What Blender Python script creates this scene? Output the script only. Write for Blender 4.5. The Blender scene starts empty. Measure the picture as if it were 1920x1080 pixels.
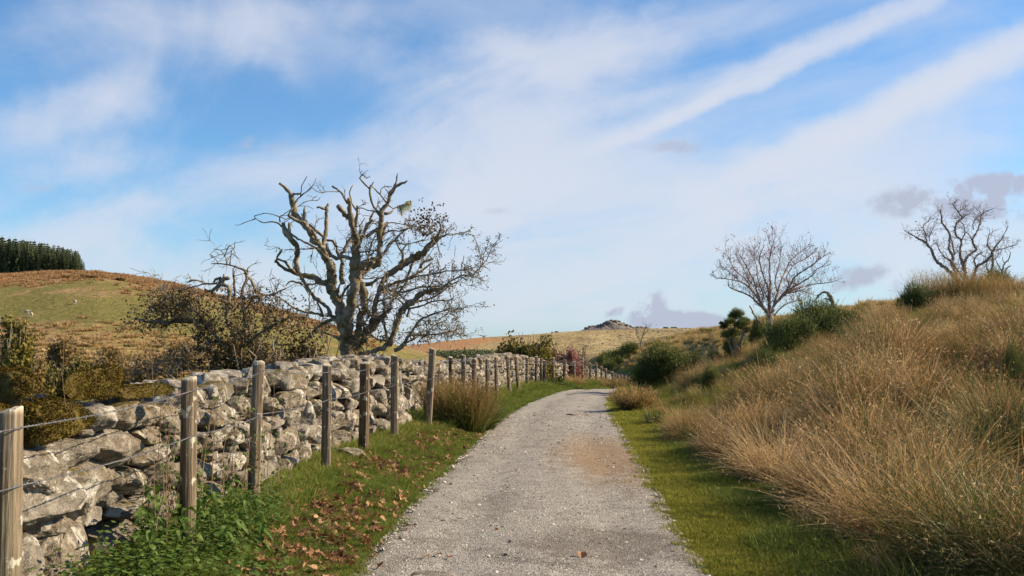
import bpy, math, random
import numpy as np
C = bpy.context.scene.collection
R = math.radians
rng = np.random.default_rng(7)
random.seed(7)

# ---------------------------------------------------------------- camera
CAMZ = 1.6
FPX = 2000.0                       # focal length in pixels of a 1920 px wide frame
PITCH = math.atan(110 / FPX)
cd = bpy.data.cameras.new('camera'); cam = bpy.data.objects.new('camera', cd); C.objects.link(cam)
cam.location = (0, 0, CAMZ); cam.rotation_euler = (math.pi / 2 + PITCH, 0, 0)
cd.lens = FPX / 1920 * 36; cd.sensor_width = 36; cd.clip_start = 0.1; cd.clip_end = 9000
bpy.context.scene.camera = cam

def ray(px, py):
    x, z = (px - 960) / FPX, -(py - 540) / FPX
    c, s = math.cos(PITCH), math.sin(PITCH)
    return np.array((x, c - z * s, s + z * c))
def P(px, py, Y):
    d = ray(px, py)
    return np.array((0, 0, CAMZ)) + d * (Y / d[1])

# ---------------------------------------------------------------- sky, sun, exposure
SUN_EL, SUN_AZ = R(30), R(81)      # azimuth measured clockwise from +Y (the view) to +X (the right)
sc = bpy.context.scene
sc.view_settings.view_transform = 'Standard'; sc.view_settings.look = 'None'
sc.view_settings.exposure = 0.92; sc.view_settings.gamma = 1.0; sc.view_settings.use_curve_mapping = False
sc.cycles.use_denoising = True
sc.cycles.max_bounces = 5; sc.cycles.transparent_max_bounces = 8
sd = bpy.data.lights.new('sun', 'SUN'); sd.energy = 5.0; sd.angle = R(0.5); sd.color = (1.0, 0.80, 0.54)
so = bpy.data.objects.new('sun', sd); C.objects.link(so)
so.rotation_euler = (math.pi / 2 - SUN_EL, 0, math.pi - SUN_AZ)
so.location = (30, 5, 30)

class NT:
    """small helper to write node trees"""
    def __init__(s, tree): s.t = tree; s.n = tree.nodes; s.l = tree.links
    def new(s, typ, ins=None, **kw):
        n = s.n.new(typ)
        for k, v in kw.items(): setattr(n, k, v)
        for k, v in (ins or {}).items(): s.set(n.inputs[k], v)
        return n
    def set(s, sock, v):
        if isinstance(v, bpy.types.NodeSocket): s.l.new(v, sock)
        elif hasattr(v, 'bl_idname') and hasattr(v, 'outputs'): s.l.new(v.outputs[0], sock)
        else:
            if sock.type == 'RGBA' and len(v) == 3: v = (*v, 1)
            sock.default_value = v
    def math(s, op, a, b=0.0, c=0.0, clamp=False):
        n = s.n.new('ShaderNodeMath'); n.operation = op; n.use_clamp = clamp
        s.set(n.inputs[0], a); s.set(n.inputs[1], b); s.set(n.inputs[2], c); return n.outputs[0]
    def vmath(s, op, a, b=(0, 0, 0)):
        n = s.n.new('ShaderNodeVectorMath'); n.operation = op
        s.set(n.inputs[0], a)
        if op != 'LENGTH': s.set(n.inputs[1], b)
        return n.outputs['Value'] if op in ('DOT_PRODUCT', 'LENGTH', 'DISTANCE') else n.outputs[0]
    def noise(s, vec, scale, detail=4.0, rough=0.55, dist=0.0):
        n = s.new('ShaderNodeTexNoise', {'Vector': vec, 'Scale': scale, 'Detail': detail, 'Roughness': rough, 'Distortion': dist}); return n.outputs['Fac']
    def voro(s, vec, scale, feature='F1', out='Distance', rnd=1.0):
        n = s.new('ShaderNodeTexVoronoi', {'Vector': vec, 'Scale': scale, 'Randomness': rnd}, feature=feature); return n.outputs[out]
    def ss(s, v, a, b):
        n = s.new('ShaderNodeMapRange', {'Value': v, 'From Min': a, 'From Max': b}); n.interpolation_type = 'SMOOTHSTEP'; return n.outputs[0]
    def mix(s, f, a, b, mode='MIX'):
        n = s.n.new('ShaderNodeMix'); n.data_type = 'RGBA'; n.blend_type = mode
        s.set(n.inputs[0], f); s.set(n.inputs[6], a); s.set(n.inputs[7], b); return n.outputs[2]
    def scale(s, vec, k):
        return s.vmath('MULTIPLY', vec, k)

W = bpy.data.worlds.new('World'); sc.world = W; W.use_nodes = True
def build_world():
    t = NT(W.node_tree); t.n.clear()
    out = t.new('ShaderNodeOutputWorld'); bg = t.new('ShaderNodeBackground', {'Strength': 0.054})
    sky = t.n.new('ShaderNodeTexSky'); sky.sky_type = 'NISHITA'; sky.sun_disc = False
    sky.sun_elevation = SUN_EL; sky.sun_rotation = SUN_AZ
    sky.air_density = 1.0; sky.dust_density = 0.35; sky.ozone_density = 2.2; sky.altitude = 300
    co = t.new('ShaderNodeTexCoord'); d = t.vmath('NORMALIZE', co.outputs['Generated'])
    sx = t.new('ShaderNodeSeparateXYZ', {'Vector': d}); z = sx.outputs[2]
    zz = t.math('ADD', t.math('MAXIMUM', z, 0.0), 0.38)
    pl = t.vmath('DIVIDE', d, t.new('ShaderNodeCombineXYZ', {0: zz, 1: zz, 2: zz}))     # cloud layer seen from below
    def axis(px0, py0, px1, py1):
        a = ray(px0, py0); b = ray(px1, py1); a /= np.linalg.norm(a); b /= np.linalg.norm(b); return a, b
    def blobs(lst, warp):
        tot = None
        for (px, py, hl, hw, ang, st) in lst:
            c = ray(px, py); c /= np.linalg.norm(c)
            ca, sa = math.cos(R(ang)), math.sin(R(ang))
            e1 = ray(px + 100 * ca, py - 100 * sa); e1 /= np.linalg.norm(e1); u = e1 - c; u /= np.linalg.norm(u)
            v = np.cross(c, u); v /= np.linalg.norm(v)
            q = t.vmath('SUBTRACT', warp, tuple(c))
            a = t.vmath('DOT_PRODUCT', q, tuple(u / (hl / FPX))); b = t.vmath('DOT_PRODUCT', q, tuple(v / (hw / FPX)))
            n = t.vmath('DOT_PRODUCT', q, tuple(c * 2.0))
            ab = t.vmath('LENGTH', t.new('ShaderNodeCombineXYZ', {0: a, 1: b, 2: n}).outputs[0])
            g = t.new('ShaderNodeMapRange', {'Value': ab, 'From Min': 1.6, 'From Max': 0.0, 'To Max': st}); g.interpolation_type = 'SMOOTHERSTEP'
            tot = g.outputs[0] if tot is None else t.math('ADD', tot, g.outputs[0])
        return tot
    wn = t.new('ShaderNodeTexNoise', {'Vector': d, 'Scale': 7.0, 'Detail': 5.0, 'Roughness': 0.6})
    warp = t.vmath('ADD', d, t.vmath('MULTIPLY', t.vmath('SUBTRACT', wn.outputs['Color'], (0.5, 0.5, 0.5)), (0.10, 0.10, 0.09)))
    wn2 = t.new('ShaderNodeTexNoise', {'Vector': d, 'Scale': 26.0, 'Detail': 4.0, 'Roughness': 0.6})
    warps = t.vmath('ADD', d, t.vmath('MULTIPLY', t.vmath('SUBTRACT', wn2.outputs['Color'], (0.5, 0.5, 0.5)), (0.018, 0.018, 0.018)))
    ice = [(820, 330, 400, 125, 28, .60), (1250, 430, 560, 120, 4, .62), (1090, 90, 330, 62, 10, .62), (1050, 330, 330, 120, 20, .40), (430, 70, 250, 80, -5, .42),
           (490, 110, 110, 36, -30, .35), (110, 215, 170, 50, 18, .62), (60, 330, 200, 40, 8, .35), (170, 430, 280, 50, 12, .42), (260, 500, 320, 50, 0, .42),
           (1000, 560, 700, 70, 0, .50), (1600, 420, 340, 80, 4, .42), (1560, 330, 300, 50, 12, .35), (500, 310, 160, 50, 5, .35),
           (1780, 470, 240, 50, 0, .3), (820, 220, 240, 60, 40, .3)]
    streak = [(1500, 102, 340, 24, 24, .72), (1300, 205, 190, 16, 22, .6), (1730, 175, 300, 32, 25, .78), (1520, 285, 260, 46, 16, .5), (1850, 105, 160, 30, 26, .3),
              (1330, 150, 260, 20, 16, .3), (620, 20, 130, 30, 0, .3)]
    # cirrus texture: drawn out along the wind, which runs away to the upper right
    mp = t.new('ShaderNodeMapping', {'Vector': t.new('ShaderNodeMapping', {'Vector': pl, 'Rotation': (0, 0, R(38.6))}), 'Scale': (0.75, 1.5, 1.0)})
    fib = t.noise(mp, 2.6, 8, 0.56, 0.8)
    soft = t.noise(pl, 2.6, 7, 0.6, 0.5)
    dens = t.math('ADD', blobs(ice, warp), blobs(streak, warps))
    body = t.math('ADD', t.math('MULTIPLY', fib, 0.9), t.math('MULTIPLY', soft, 0.75))       # about 0.82 on average
    dens = t.math('MULTIPLY', dens, t.ss(body, 0.45, 1.0))
    dens = t.math('MULTIPLY', dens, 1.55)
    free = t.math('MULTIPLY', t.ss(t.math('ADD', fib, soft), 0.84, 1.40), 0.42)              # thin cloud everywhere
    dens = t.math('ADD', dens, free)
    dens = t.math('SUBTRACT', 1.0, t.math('POWER', 2.718, t.math('MULTIPLY', dens, -1.35)), clamp=True)
    hz = t.ss(z, 0.16, -0.02)
    base = t.mix(1.0, sky.outputs[0], (0.90, 1.30, 1.60), 'MULTIPLY')
    base = t.mix(t.math('MULTIPLY', hz, 0.45), base, (4.6, 5.9, 7.6))
    col = t.mix(dens, base, (7.0, 7.35, 8.3))
    grey = [(1810, 362, 170, 28, 8, 1.2), (1880, 395, 110, 20, 0, .7), (1610, 520, 60, 20, 20, .7), (1700, 532, 45, 20, 35, .55), (1215, 586, 44, 27, 60, 1.3),
            (1290, 603, 100, 17, -3, 1.3), (1150, 588, 22, 11, 30, .8), (935, 396, 40, 9, 0, .35), (490, 272, 60, 22, 0, .35), (1290, 275, 110, 14, 0, .45), (1560, 505, 40, 14, 0, .3),
            (75, 355, 40, 12, 0, .25)]
    gd = blobs(grey, warps)
    gd = t.math('MULTIPLY', gd, t.ss(t.noise(d, 30.0, 6, 0.6), 0.30, 0.62))
    gd = t.ss(gd, 0.02, 0.55)
    col = t.mix(t.math('MULTIPLY', gd, 0.9), col, (4.7, 5.1, 6.4))
    t.set(bg.inputs[0], col); t.l.new(bg.outputs[0], out.inputs[0])
build_world()
# ---------------------------------------------------------------- numpy noise
def _h(ix, iy, iz, seed):
    n = (ix * 374761393 + iy * 668265263 + iz * 2147483647 + seed * 1274126177) & 0xFFFFFFFF
    n = ((n ^ (n >> 13)) * 1274126177) & 0xFFFFFFFF
    n = ((n ^ (n >> 16)) * 2246822519) & 0xFFFFFFFF
    return ((n ^ (n >> 15)) & 0xFFFFFF) / float(0xFFFFFF)
def vn(p, seed=0):
    p = np.asarray(p, float); i = np.floor(p).astype(np.int64); f = p - i; f = f * f * (3 - 2 * f)
    x, y, z = i[..., 0], i[..., 1], i[..., 2]; o = 0
    for dx in (0, 1):
        wx = f[..., 0] if dx else 1 - f[..., 0]
        for dy in (0, 1):
            wy = f[..., 1] if dy else 1 - f[..., 1]
            for dz in (0, 1):
                wz = f[..., 2] if dz else 1 - f[..., 2]
                o = o + _h(x + dx, y + dy, z + dz, seed) * wx * wy * wz
    return o * 2 - 1
def fbm(p, oct=4, seed=0, gain=.5):
    p = np.asarray(p, float); s = 0; a = 1.0; t = 0
    for k in range(oct):
        s = s + vn(p * 2 ** k + 17.3 * k, seed + k) * a; t += a; a *= gain
    return s / t
def fbm2(X, Y, oct=4, seed=0, gain=.5):
    return fbm(np.stack([X, Y, np.zeros_like(X) + .37], -1), oct, seed, gain)
def sst(a, b, v):
    t = np.clip((v - a) / (b - a), 0, 1); return t * t * (3 - 2 * t)
def smi(Y, xs, ys):
    return np.interp(Y, xs, ys)
def sm_table(xs, ys, step=.5, k=5):
    g = np.arange(xs[0], xs[-1] + step, step); v = np.interp(g, xs, ys)
    ker = np.ones(k) / k
    for _ in range(2):
        vp = np.concatenate([2 * v[0] - v[1:k // 2 + 1][::-1], v, 2 * v[-1] - v[-k // 2:-1][::-1]])
        v = np.convolve(vp, ker, 'valid')[:len(g)]
    return g, v

# ---------------------------------------------------------------- the lie of the land
_pl = sm_table([-12, 0, 7.4, 12.3, 16.8, 22.9, 29.9, 37.6, 45, 55, 70, 90, 110, 130], [-1.25, -1.2, -1.17, -1.03, -.69, -.34, .3, 1.5, 2.8, 4.5, 6.7, 9.0, 9.6, 8.6])
_pr = sm_table([-12, 0, 7.4, 12.8, 17.8, 24.6, 31, 38.5, 45, 55, 70, 90, 110, 130], [1.35, 1.35, 1.41, 1.72, 2.0, 2.42, 3.0, 4.1, 5.3, 7.0, 9.2, 11.5, 12.2, 11.2])
PL = lambda Y: np.interp(Y, *_pl)
PR = lambda Y: np.interp(Y, *_pr)
_zb = sm_table([-12, 0, 37, 41, 45, 53, 61, 75, 88, 110, 130], [0, 0, 0, -.06, -.25, -.52, -.85, -1.3, -1.75, -2.2, -2.6])
ZB = lambda Y: np.where(Y < 130, np.interp(Y, *_zb), np.interp(Y, [130, 250, 500, 4000], [-2.6, -6, -9, -9]))
_fx = sm_table([-12, 0, 4.6, 7.1, 9.2, 11.6, 13.6, 15.8, 18.6, 21.5, 24, 26.3, 28.6, 30.5, 32.5, 35, 37.5, 40, 45.5, 49, 53, 57, 61.5, 66, 70.5, 75, 85, 95, 130],
               [-2.2, -2.2, -2.16, -2.15, -2.12, -2.01, -1.87, -1.73, -1.42, -1.2, -1.09, -.93, -.66, -.46, -.1, .17, .53, .92, 1.75, 2.4, 3.07, 3.76, 4.5, 5.2, 5.95, 6.6, 8.9, 10.6, 14], k=3)
FX = lambda Y: np.interp(Y, *_fx)
W1 = lambda Y: np.interp(Y, [-10, 9, 11.6, 13.6, 15.8, 18.8, 21], [-2.46, -2.46, -2.34, -2.18, -2.0, -1.62, -1.4])
W2 = lambda Y: np.interp(Y, [19, 22, 24, 26.3, 28.6, 30.5, 32.5, 35, 37.5, 40, 45.5, 49, 53, 57, 61.5, 70, 80, 95], [-2.3, -1.85, -1.58, -1.4, -1.1, -.9, -.55, -.28, .08, .47, 1.3, 1.95, 2.6, 3.3, 4.05, 5.4, 7.3, 10.1])
VH = lambda Y: np.interp(Y, [-10, 18, 24, 30, 40, 50, 60, 90], [.2, .22, .15, .05, .1, .2, .3, .2])
def softramp(x, w):           # integral of a smoothstep from 0 to w
    t = np.clip(x / w, 0, 1); return np.where(x > w, x - w / 2, w * (t ** 3 - t ** 4 / 2))
def G(X, Y, fine=True):
    X, Y = np.broadcast_arrays(np.asarray(X, float), np.asarray(Y, float))
    pl, pr = PL(Y), PR(Y)
    z = ZB(Y).astype(float)
    dl = pl - X
    z = z + VH(Y) * sst(.05, .95, dl) * (Y < 140)
    back = FX(Y) - 1.6 - X
    z = z - .055 * np.clip(softramp(back, 3.0), 0, 90) * np.interp(Y, [0, 60, 120], [.9, .9, .5])
    dr = X - pr
    sl = np.interp(Y, [0, 6, 14, 30, 45, 60, 80], [.14, .17, .26, .44, .47, .42, .38])
    bk = softramp(dr - .75, 1.8)
    cap = np.interp(Y, [0, 15, 30, 50, 75, 110], [7, 8, 8.0, 10.5, 13.0, 16])
    bkc = cap * (1 - np.exp(-bk / cap * 1.15)) / 1.15 * 1.12
    z = z + sl * bkc + .03 * np.clip(dr - 10, 0, 40)
    z = z + 2.5 * sst(12, 22, X) * sst(60, 105, Y) * (1 - sst(150, 260, Y))
    w_ = sst(98, 126, Y) * (1 - sst(165, 240, Y)) * sst(8.5, 10.5, X) * (1 - sst(27, 40, X))
    z = z * (1 - w_) + w_ * np.interp(X, [9, 11.7, 14.3, 18.9, 24.7, 35], [-2.4, -1.0, .4, 1.75, 3.3, 5.4])
    if fine:
        far = sst(1.2, 3.5, dr)
        z = z + far * (.16 * fbm2(X * .55, Y * .4, 3, 5) + .05 * fbm2(X * 2.1, Y * 2.1, 2, 9)) * np.interp(Y, [0, 10, 60], [1, 1, 2.0])
        mid = sst(.1, .5, dr) * (1 - far) + sst(.1, .5, dl)
        z = z + mid * .035 * fbm2(X * 1.7, Y * 1.7, 3, 21)
        z = z - .85 * np.exp(-((X - 6.7) / 1.25) ** 2 - ((Y - 15.2) / 1.5) ** 2) + .35 * np.exp(-((X - 9.0) / 1.0) ** 2 - ((Y - 15.4) / 2.2) ** 2)  # hollow in the bank; unseen hump on its right added to shade it
        z = z + .5 * sst(4, 20, back) * fbm2(X * .06, Y * .06, 3, 31)
    return z
# left hill: ridge line given by where it stands against the sky
_lh = np.array([[-2200, 640], [-1400, 560], [-700, 520], [-200, 512], (0, 524), (100, 519), (180, 518), (240, 525), (320, 539), (400, 557), (470, 573), (513, 584), (571, 599), (630, 614), (700, 634), (770, 655), (900, 690), (1100, 740)], float)
def hill_left(X, Y):
    r = X / np.maximum(Y, 1); px = 960 + r * FPX
    s = (650 - np.interp(px, _lh[:, 0], _lh[:, 1])) / FPX
    yr = np.interp(px, [-2200, 0, 400, 700, 1100], [330, 330, 350, 400, 440])
    top = CAMZ + s * yr
    t = (Y - 90) / (yr - 90)
    prof = np.where(t < 1, 1 - (1 - np.clip(t, 0, 1)) ** 1.7, 1 - .5 * (t - 1) ** 2)
    z = -7.5 + (top + 7.5) * prof
    u = np.clip((Y - 100) / 100, 0, 1)
    edge = np.clip(abs(1 - t) * 4, 0, 1)
    return z + u * (edge * .6 + .06) * (1.5 * fbm2(X * .025, Y * .025, 3, 3) + .5 * fbm2(X * .12, Y * .12, 2, 4))
_fm = np.array([[-3000, 665], (300, 668), (560, 664), (700, 655), (760, 649), (830, 640), (900, 633), (1000, 627), (1060, 622), (1110, 619.5), (1200, 616.5), (1340, 614), (1500, 612), (2000, 630), (4000, 670)], float)
def moor(X, Y):
    r = X / np.maximum(Y, 1); px = 960 + r * FPX
    s = (650 - np.interp(px, _fm[:, 0], _fm[:, 1])) / FPX
    yr = 1250.0
    top = CAMZ + s * yr
    t = (Y - 420) / (yr - 420)
    prof = np.where(t < 1, 1 - (1 - np.clip(t, 0, 1)) ** 1.35, 1 - .4 * (t - 1) ** 2)
    z = -16 + (top + 16) * prof
    edge = np.clip(abs(1 - t) * 3, 0, 1)
    return z + (edge + .05) * (2.2 * fbm2(X * .006, Y * .006, 3, 13) + .8 * fbm2(X * .03, Y * .02, 3, 14))
# ---------------------------------------------------------------- mesh helpers
def mesh(name, V, F, tint=None, smooth=False):
    """V (n,3); F list of (m,3)/(m,4) arrays or one array; tint (n,) or (n,3) goes to the attribute 'tint'"""
    me = bpy.data.meshes.new(name)
    V = np.asarray(V, np.float32)
    Fs = F if isinstance(F, list) else [F]
    Fs = [np.asarray(f, np.int32) for f in Fs if len(f)]
    me.vertices.add(len(V)); me.vertices.foreach_set('co', V.ravel())
    tot = np.concatenate([np.full(len(f), f.shape[1], np.int32) for f in Fs])
    idx = np.concatenate([f.ravel() for f in Fs])
    st = np.concatenate([[0], np.cumsum(tot)[:-1]]).astype(np.int32)
    me.loops.add(len(idx)); me.loops.foreach_set('vertex_index', idx)
    me.polygons.add(len(tot)); me.polygons.foreach_set('loop_start', st)
    me.polygons.foreach_set('use_smooth', np.full(len(tot), smooth, bool))
    if tint is not None:
        tint = np.asarray(tint, np.float32)
        if tint.ndim == 1: tint = np.stack([tint] * 3, 1)
        a = me.attributes.new('tint', 'FLOAT_COLOR', 'POINT')
        a.data.foreach_set('color', np.concatenate([tint, np.ones((len(V), 1), np.float32)], 1).ravel())
    me.update(calc_edges=True)
    return me
def tagit(o, label=None, cat=None, group=None, kind=None):
    if label: o['label'] = label
    if cat: o['category'] = cat
    if group: o['group'] = group
    if kind: o['kind'] = kind
    return o
def place(name, me, mat=None, parent=None, loc=(0, 0, 0), rot=(0, 0, 0), scl=1.0):
    o = bpy.data.objects.new(name, me)
    if mat is not None and len(me.materials) == 0: me.materials.append(mat)
    C.objects.link(o)
    if parent is not None: o.parent = parent
    o.location = loc; o.rotation_euler = rot
    o.scale = (scl,) * 3 if np.isscalar(scl) else scl
    return o
def empty(name, loc=(0, 0, 0), rz=0.0, scl=1.0, **kw):
    o = bpy.data.objects.new(name, None); C.objects.link(o); o.empty_display_size = .1
    o.location = loc; o.rotation_euler = (0, 0, rz); o.scale = (scl,) * 3
    return tagit(o, **kw)
def kids(o): return [c for c in list(bpy.data.objects) if c.parent == o]
def copy_tree(src, loc, rz=0.0, scl=1.0, children=None, **kw):
    c = src.copy(); C.objects.link(c); c.location = loc; c.rotation_euler = (0, 0, rz)
    c.scale = (scl,) * 3 if np.isscalar(scl) else scl
    for ch in (children if children is not None else kids(src)):
        k = ch.copy(); C.objects.link(k); k.parent = c
    return tagit(c, **kw)
class Acc:
    """collects pieces of geometry for one mesh"""
    def __init__(s): s.V = []; s.F = {3: [], 4: []}; s.T = []; s.n = 0
    def add(s, V, F, T=None):
        V = np.asarray(V, float); F = np.asarray(F, int)
        s.V.append(V); s.F[F.shape[1]].append(F + s.n)
        T = np.full((len(V), 3), .5) if T is None else np.asarray(T, float)
        if T.ndim == 0: T = np.full((len(V), 3), float(T))
        if T.ndim == 1: T = np.tile(T, (len(V), 1)) if len(T) == 3 and len(V) != 3 else np.stack([T] * 3, 1)
        s.T.append(T); s.n += len(V)
    def mesh(s, name, smooth=False):
        return mesh(name, np.concatenate(s.V), [np.concatenate(s.F[k]) for k in (3, 4) if s.F[k]], np.concatenate(s.T), smooth)
def tube(pts, rad, sides=6, cap=True, jit=0.0, r=None, tw=0.0):
    pts = np.asarray(pts, float); n = len(pts); rad = np.broadcast_to(np.asarray(rad, float), (n,))
    t = np.gradient(pts, axis=0); t /= np.linalg.norm(t, axis=1, keepdims=True) + 1e-9
    up = np.array((0.13, .21, 1.0)) if abs(t[0][2]) < .9 else np.array((1.0, .1, .05))
    u = np.zeros_like(t); u0 = np.cross(t[0], up)
    for i in range(n):
        u0 = u0 - t[i] * np.dot(u0, t[i]); u0 /= np.linalg.norm(u0) + 1e-9; u[i] = u0
    v = np.cross(t, u)
    a = np.linspace(0, 2 * np.pi, sides, endpoint=False)[None] + tw
    rr = rad[:, None] * (1 + (jit * (r or rng).uniform(-1, 1, (n, sides)) if jit else 0))
    V = pts[:, None] + (np.cos(a) * rr)[..., None] * u[:, None] + (np.sin(a) * rr)[..., None] * v[:, None]
    V = V.reshape(-1, 3)
    i = np.arange(n - 1)[:, None] * sides; j = np.arange(sides)[None]; k = (j + 1) % sides
    F = np.stack([i + j, i + k, i + sides + k, i + sides + j], -1).reshape(-1, 4)
    if cap:
        V = np.concatenate([V, pts[:1], pts[-1:]])
        a0, a1 = n * sides, n * sides + 1
        q = np.arange(sides); w = (q + 1) % sides; b = (n - 1) * sides
        F = np.concatenate([F, np.stack([w, q, np.full(sides, a0), np.full(sides, a0)], 1), np.stack([b + q, b + w, np.full(sides, a1), np.full(sides, a1)], 1)])
        tri = F[-2 * sides:, :3]; F = F[:-2 * sides]
        return V, F, tri
    return V, F, np.zeros((0, 3), int)
def add_tube(acc, pts, rad, T=None, **kw):
    V, F, t = tube(pts, rad, **kw)
    n = acc.n; acc.add(V, F, T)
    if len(t): acc.F[3].append(t + n)

# ---------------------------------------------------------------- materials
def mat(name, fn, rough=.85, spec=.25):
    m = bpy.data.materials.new(name); m.use_nodes = True; t = NT(m.node_tree); t.n.clear()
    o = t.new('ShaderNodeOutputMaterial')
    b = t.new('ShaderNodeBsdfPrincipled', {'Roughness': rough, 'Specular IOR Level': spec})
    fn(t, b, o)
    if not o.inputs[0].is_linked: t.l.new(b.outputs[0], o.inputs[0])
    return m
def wpos(t): return t.new('ShaderNodeNewGeometry').outputs['Position']
def opos(t): return t.new('ShaderNodeTexCoord').outputs['Object']
def nz(t): return t.new('ShaderNodeSeparateXYZ', {0: t.new('ShaderNodeNewGeometry').outputs['Normal']}).outputs[2]
def sep(t, v): return t.new('ShaderNodeSeparateXYZ', {0: v}).outputs
def bump(t, b, h, dist, strength=1.0, prev=None):
    n = t.new('ShaderNodeBump', {'Height': h, 'Distance': dist, 'Strength': strength})
    if prev is not None: t.l.new(prev.outputs[0], n.inputs['Normal'])
    t.l.new(n.outputs[0], b.inputs['Normal']); return n
def oattr(t, name):
    n = t.new('ShaderNodeAttribute', attribute_name=name); n.attribute_type = 'OBJECT'; return n.outputs['Fac']
def ramp(t, f, stops):
    n = t.n.new('ShaderNodeValToRGB'); t.set(n.inputs[0], f); e = n.color_ramp.elements
    while len(e) < len(stops): e.new(.5)
    for k, (p, c) in enumerate(stops): e[k].position = p; e[k].color = (*c, 1)
    return n.outputs[0]
def m_rock(t, b, o, far=False):
    p = wpos(t)
    big = t.noise(p, 3.1, 5, .6); mid = t.noise(p, 13, 6, .65); fine = t.noise(p, 85, 4, .7)
    rnd = t.new('ShaderNodeObjectInfo').outputs['Random']
    c = ramp(t, mid, [(.25, (.045, .038, .028)), (.42, (.14, .118, .09)), (.58, (.25, .215, .168)), (.78, (.39, .35, .285))])
    c = t.mix(t.ss(fine, .52, .75), c, (.46, .41, .33)); c = t.mix(t.math('MULTIPLY', t.ss(fine, .48, .34), .8), c, (.085, .065, .042))
    c = t.mix(t.math('MULTIPLY', t.ss(rnd, .2, 1), .35), c, t.mix(mid, (.13, .125, .115), (.42, .405, .375)))
    lic = t.math('MULTIPLY', t.ss(t.noise(p, 6.5, 7, .68, .6), .535, .58), t.ss(t.noise(p, 1.7, 2), .3, .6))
    c = t.mix(t.math('MULTIPLY', lic, .8), c, (.58, .565, .51))
    mo = t.math('MULTIPLY', t.ss(t.noise(p, 4.7, 6, .7), .52, .62), .85)
    up = t.ss(nz(t), .1, .9)
    hz = sep(t, p)[2]
    mo = t.math('MULTIPLY', mo, t.math('ADD', t.math('MULTIPLY', up, .8), t.math('MULTIPLY', t.ss(hz, .5, 1.35), .55)), clamp=True)
    am = oattr(t, 'moss'); cover = t.ss(t.math('ADD', t.math('ADD', am, t.math('MULTIPLY', up, .35)), t.math('MULTIPLY', t.noise(p, 5, 5, .7), .8)), 1.0, 1.2)
    mo = t.math('MAXIMUM', mo, cover)
    mc = ramp(t, t.noise(p, 21, 5, .7), [(.3, (.035, .022, .006)), (.5, (.095, .068, .012)), (.7, (.17, .135, .027))])
    c = t.mix(mo, c, mc)
    t.set(b.inputs['Base Color'], c); t.set(b.inputs['Roughness'], .92)
    n = bump(t, b, t.math('ADD', t.math('MULTIPLY', mid, .7), t.math('MULTIPLY', big, .5)), .05, .9)
    n = bump(t, b, t.math('ADD', fine, t.math('MULTIPLY', t.noise(p, 210, 3, .6), .5)), .012, .9, n)
M = {}
M['rock'] = mat('rock', m_rock)
def m_moss(t, b, o):
    tn = t.new('ShaderNodeAttribute', attribute_name='tint').outputs['Color']
    s = t.new('ShaderNodeSeparateColor', {0: tn}).outputs[0]
    c = ramp(t, s, [(.0, (.02, .012, .004)), (.5, (.085, .058, .011)), (1, (.19, .155, .03))])
    t.set(b.inputs['Base Color'], c)
M['moss'] = mat('moss', m_moss, .95, .05)
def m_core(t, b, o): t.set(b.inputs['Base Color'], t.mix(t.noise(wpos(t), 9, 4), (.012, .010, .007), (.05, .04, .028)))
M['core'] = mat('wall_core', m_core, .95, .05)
def m_post(t, b, o):
    p = opos(t); rnd = t.new('ShaderNodeObjectInfo').outputs['Random']
    off = t.new('ShaderNodeCombineXYZ', {0: t.math('MULTIPLY', rnd, 31.0), 1: 0.0, 2: t.math('MULTIPLY', rnd, 7.0)})
    q = t.vmath('ADD', p, off)
    st = t.noise(t.vmath('MULTIPLY', q, (34, 34, 1.7)), 1.0, 6, .65, .5)
    st2 = t.noise(t.vmath('MULTIPLY', q, (120, 120, 5)), 1.0, 4, .6)
    c = ramp(t, st, [(.28, (.035, .024, .015)), (.42, (.105, .08, .055)), (.56, (.21, .17, .12)), (.75, (.32, .27, .20))])
    c = t.mix(t.math('MULTIPLY', t.ss(st2, .42, .3), .7), c, (.05, .035, .022))
    dk = oattr(t, 'dark'); c = t.mix(dk, c, t.mix(1.0, c, (.42, .33, .27), 'MULTIPLY'))
    g = t.math('MULTIPLY', t.ss(t.noise(q, 5, 4), .5, .7), .45); c = t.mix(g, c, (.17, .17, .10))
    z = sep(t, t.new('ShaderNodeTexCoord').outputs['Generated'])[2]
    c = t.mix(t.ss(z, .965, 1.0), c, (.52, .46, .36))
    c = t.mix(t.math('MULTIPLY', t.ss(t.noise(q, 11, 3), .60, .64), .7), c, (.50, .49, .42))
    t.set(b.inputs['Base Color'], c)
    bump(t, b, t.math('ADD', st, t.math('MULTIPLY', st2, .4)), .012, .9)
M['post'] = mat('weathered_wood', m_post, .85, .2)
def m_wire(t, b, o):
    c = t.mix(t.math('MAXIMUM', oattr(t, 'rust'), t.ss(t.noise(wpos(t), 3, 3), .58, .7)), (.17, .17, .175), (.17, .065, .035)); t.set(b.inputs['Base Color'], c); t.set(b.inputs['Metallic'], .55)
M['wire'] = mat('galvanised_wire', m_wire, .5, .4)
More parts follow.
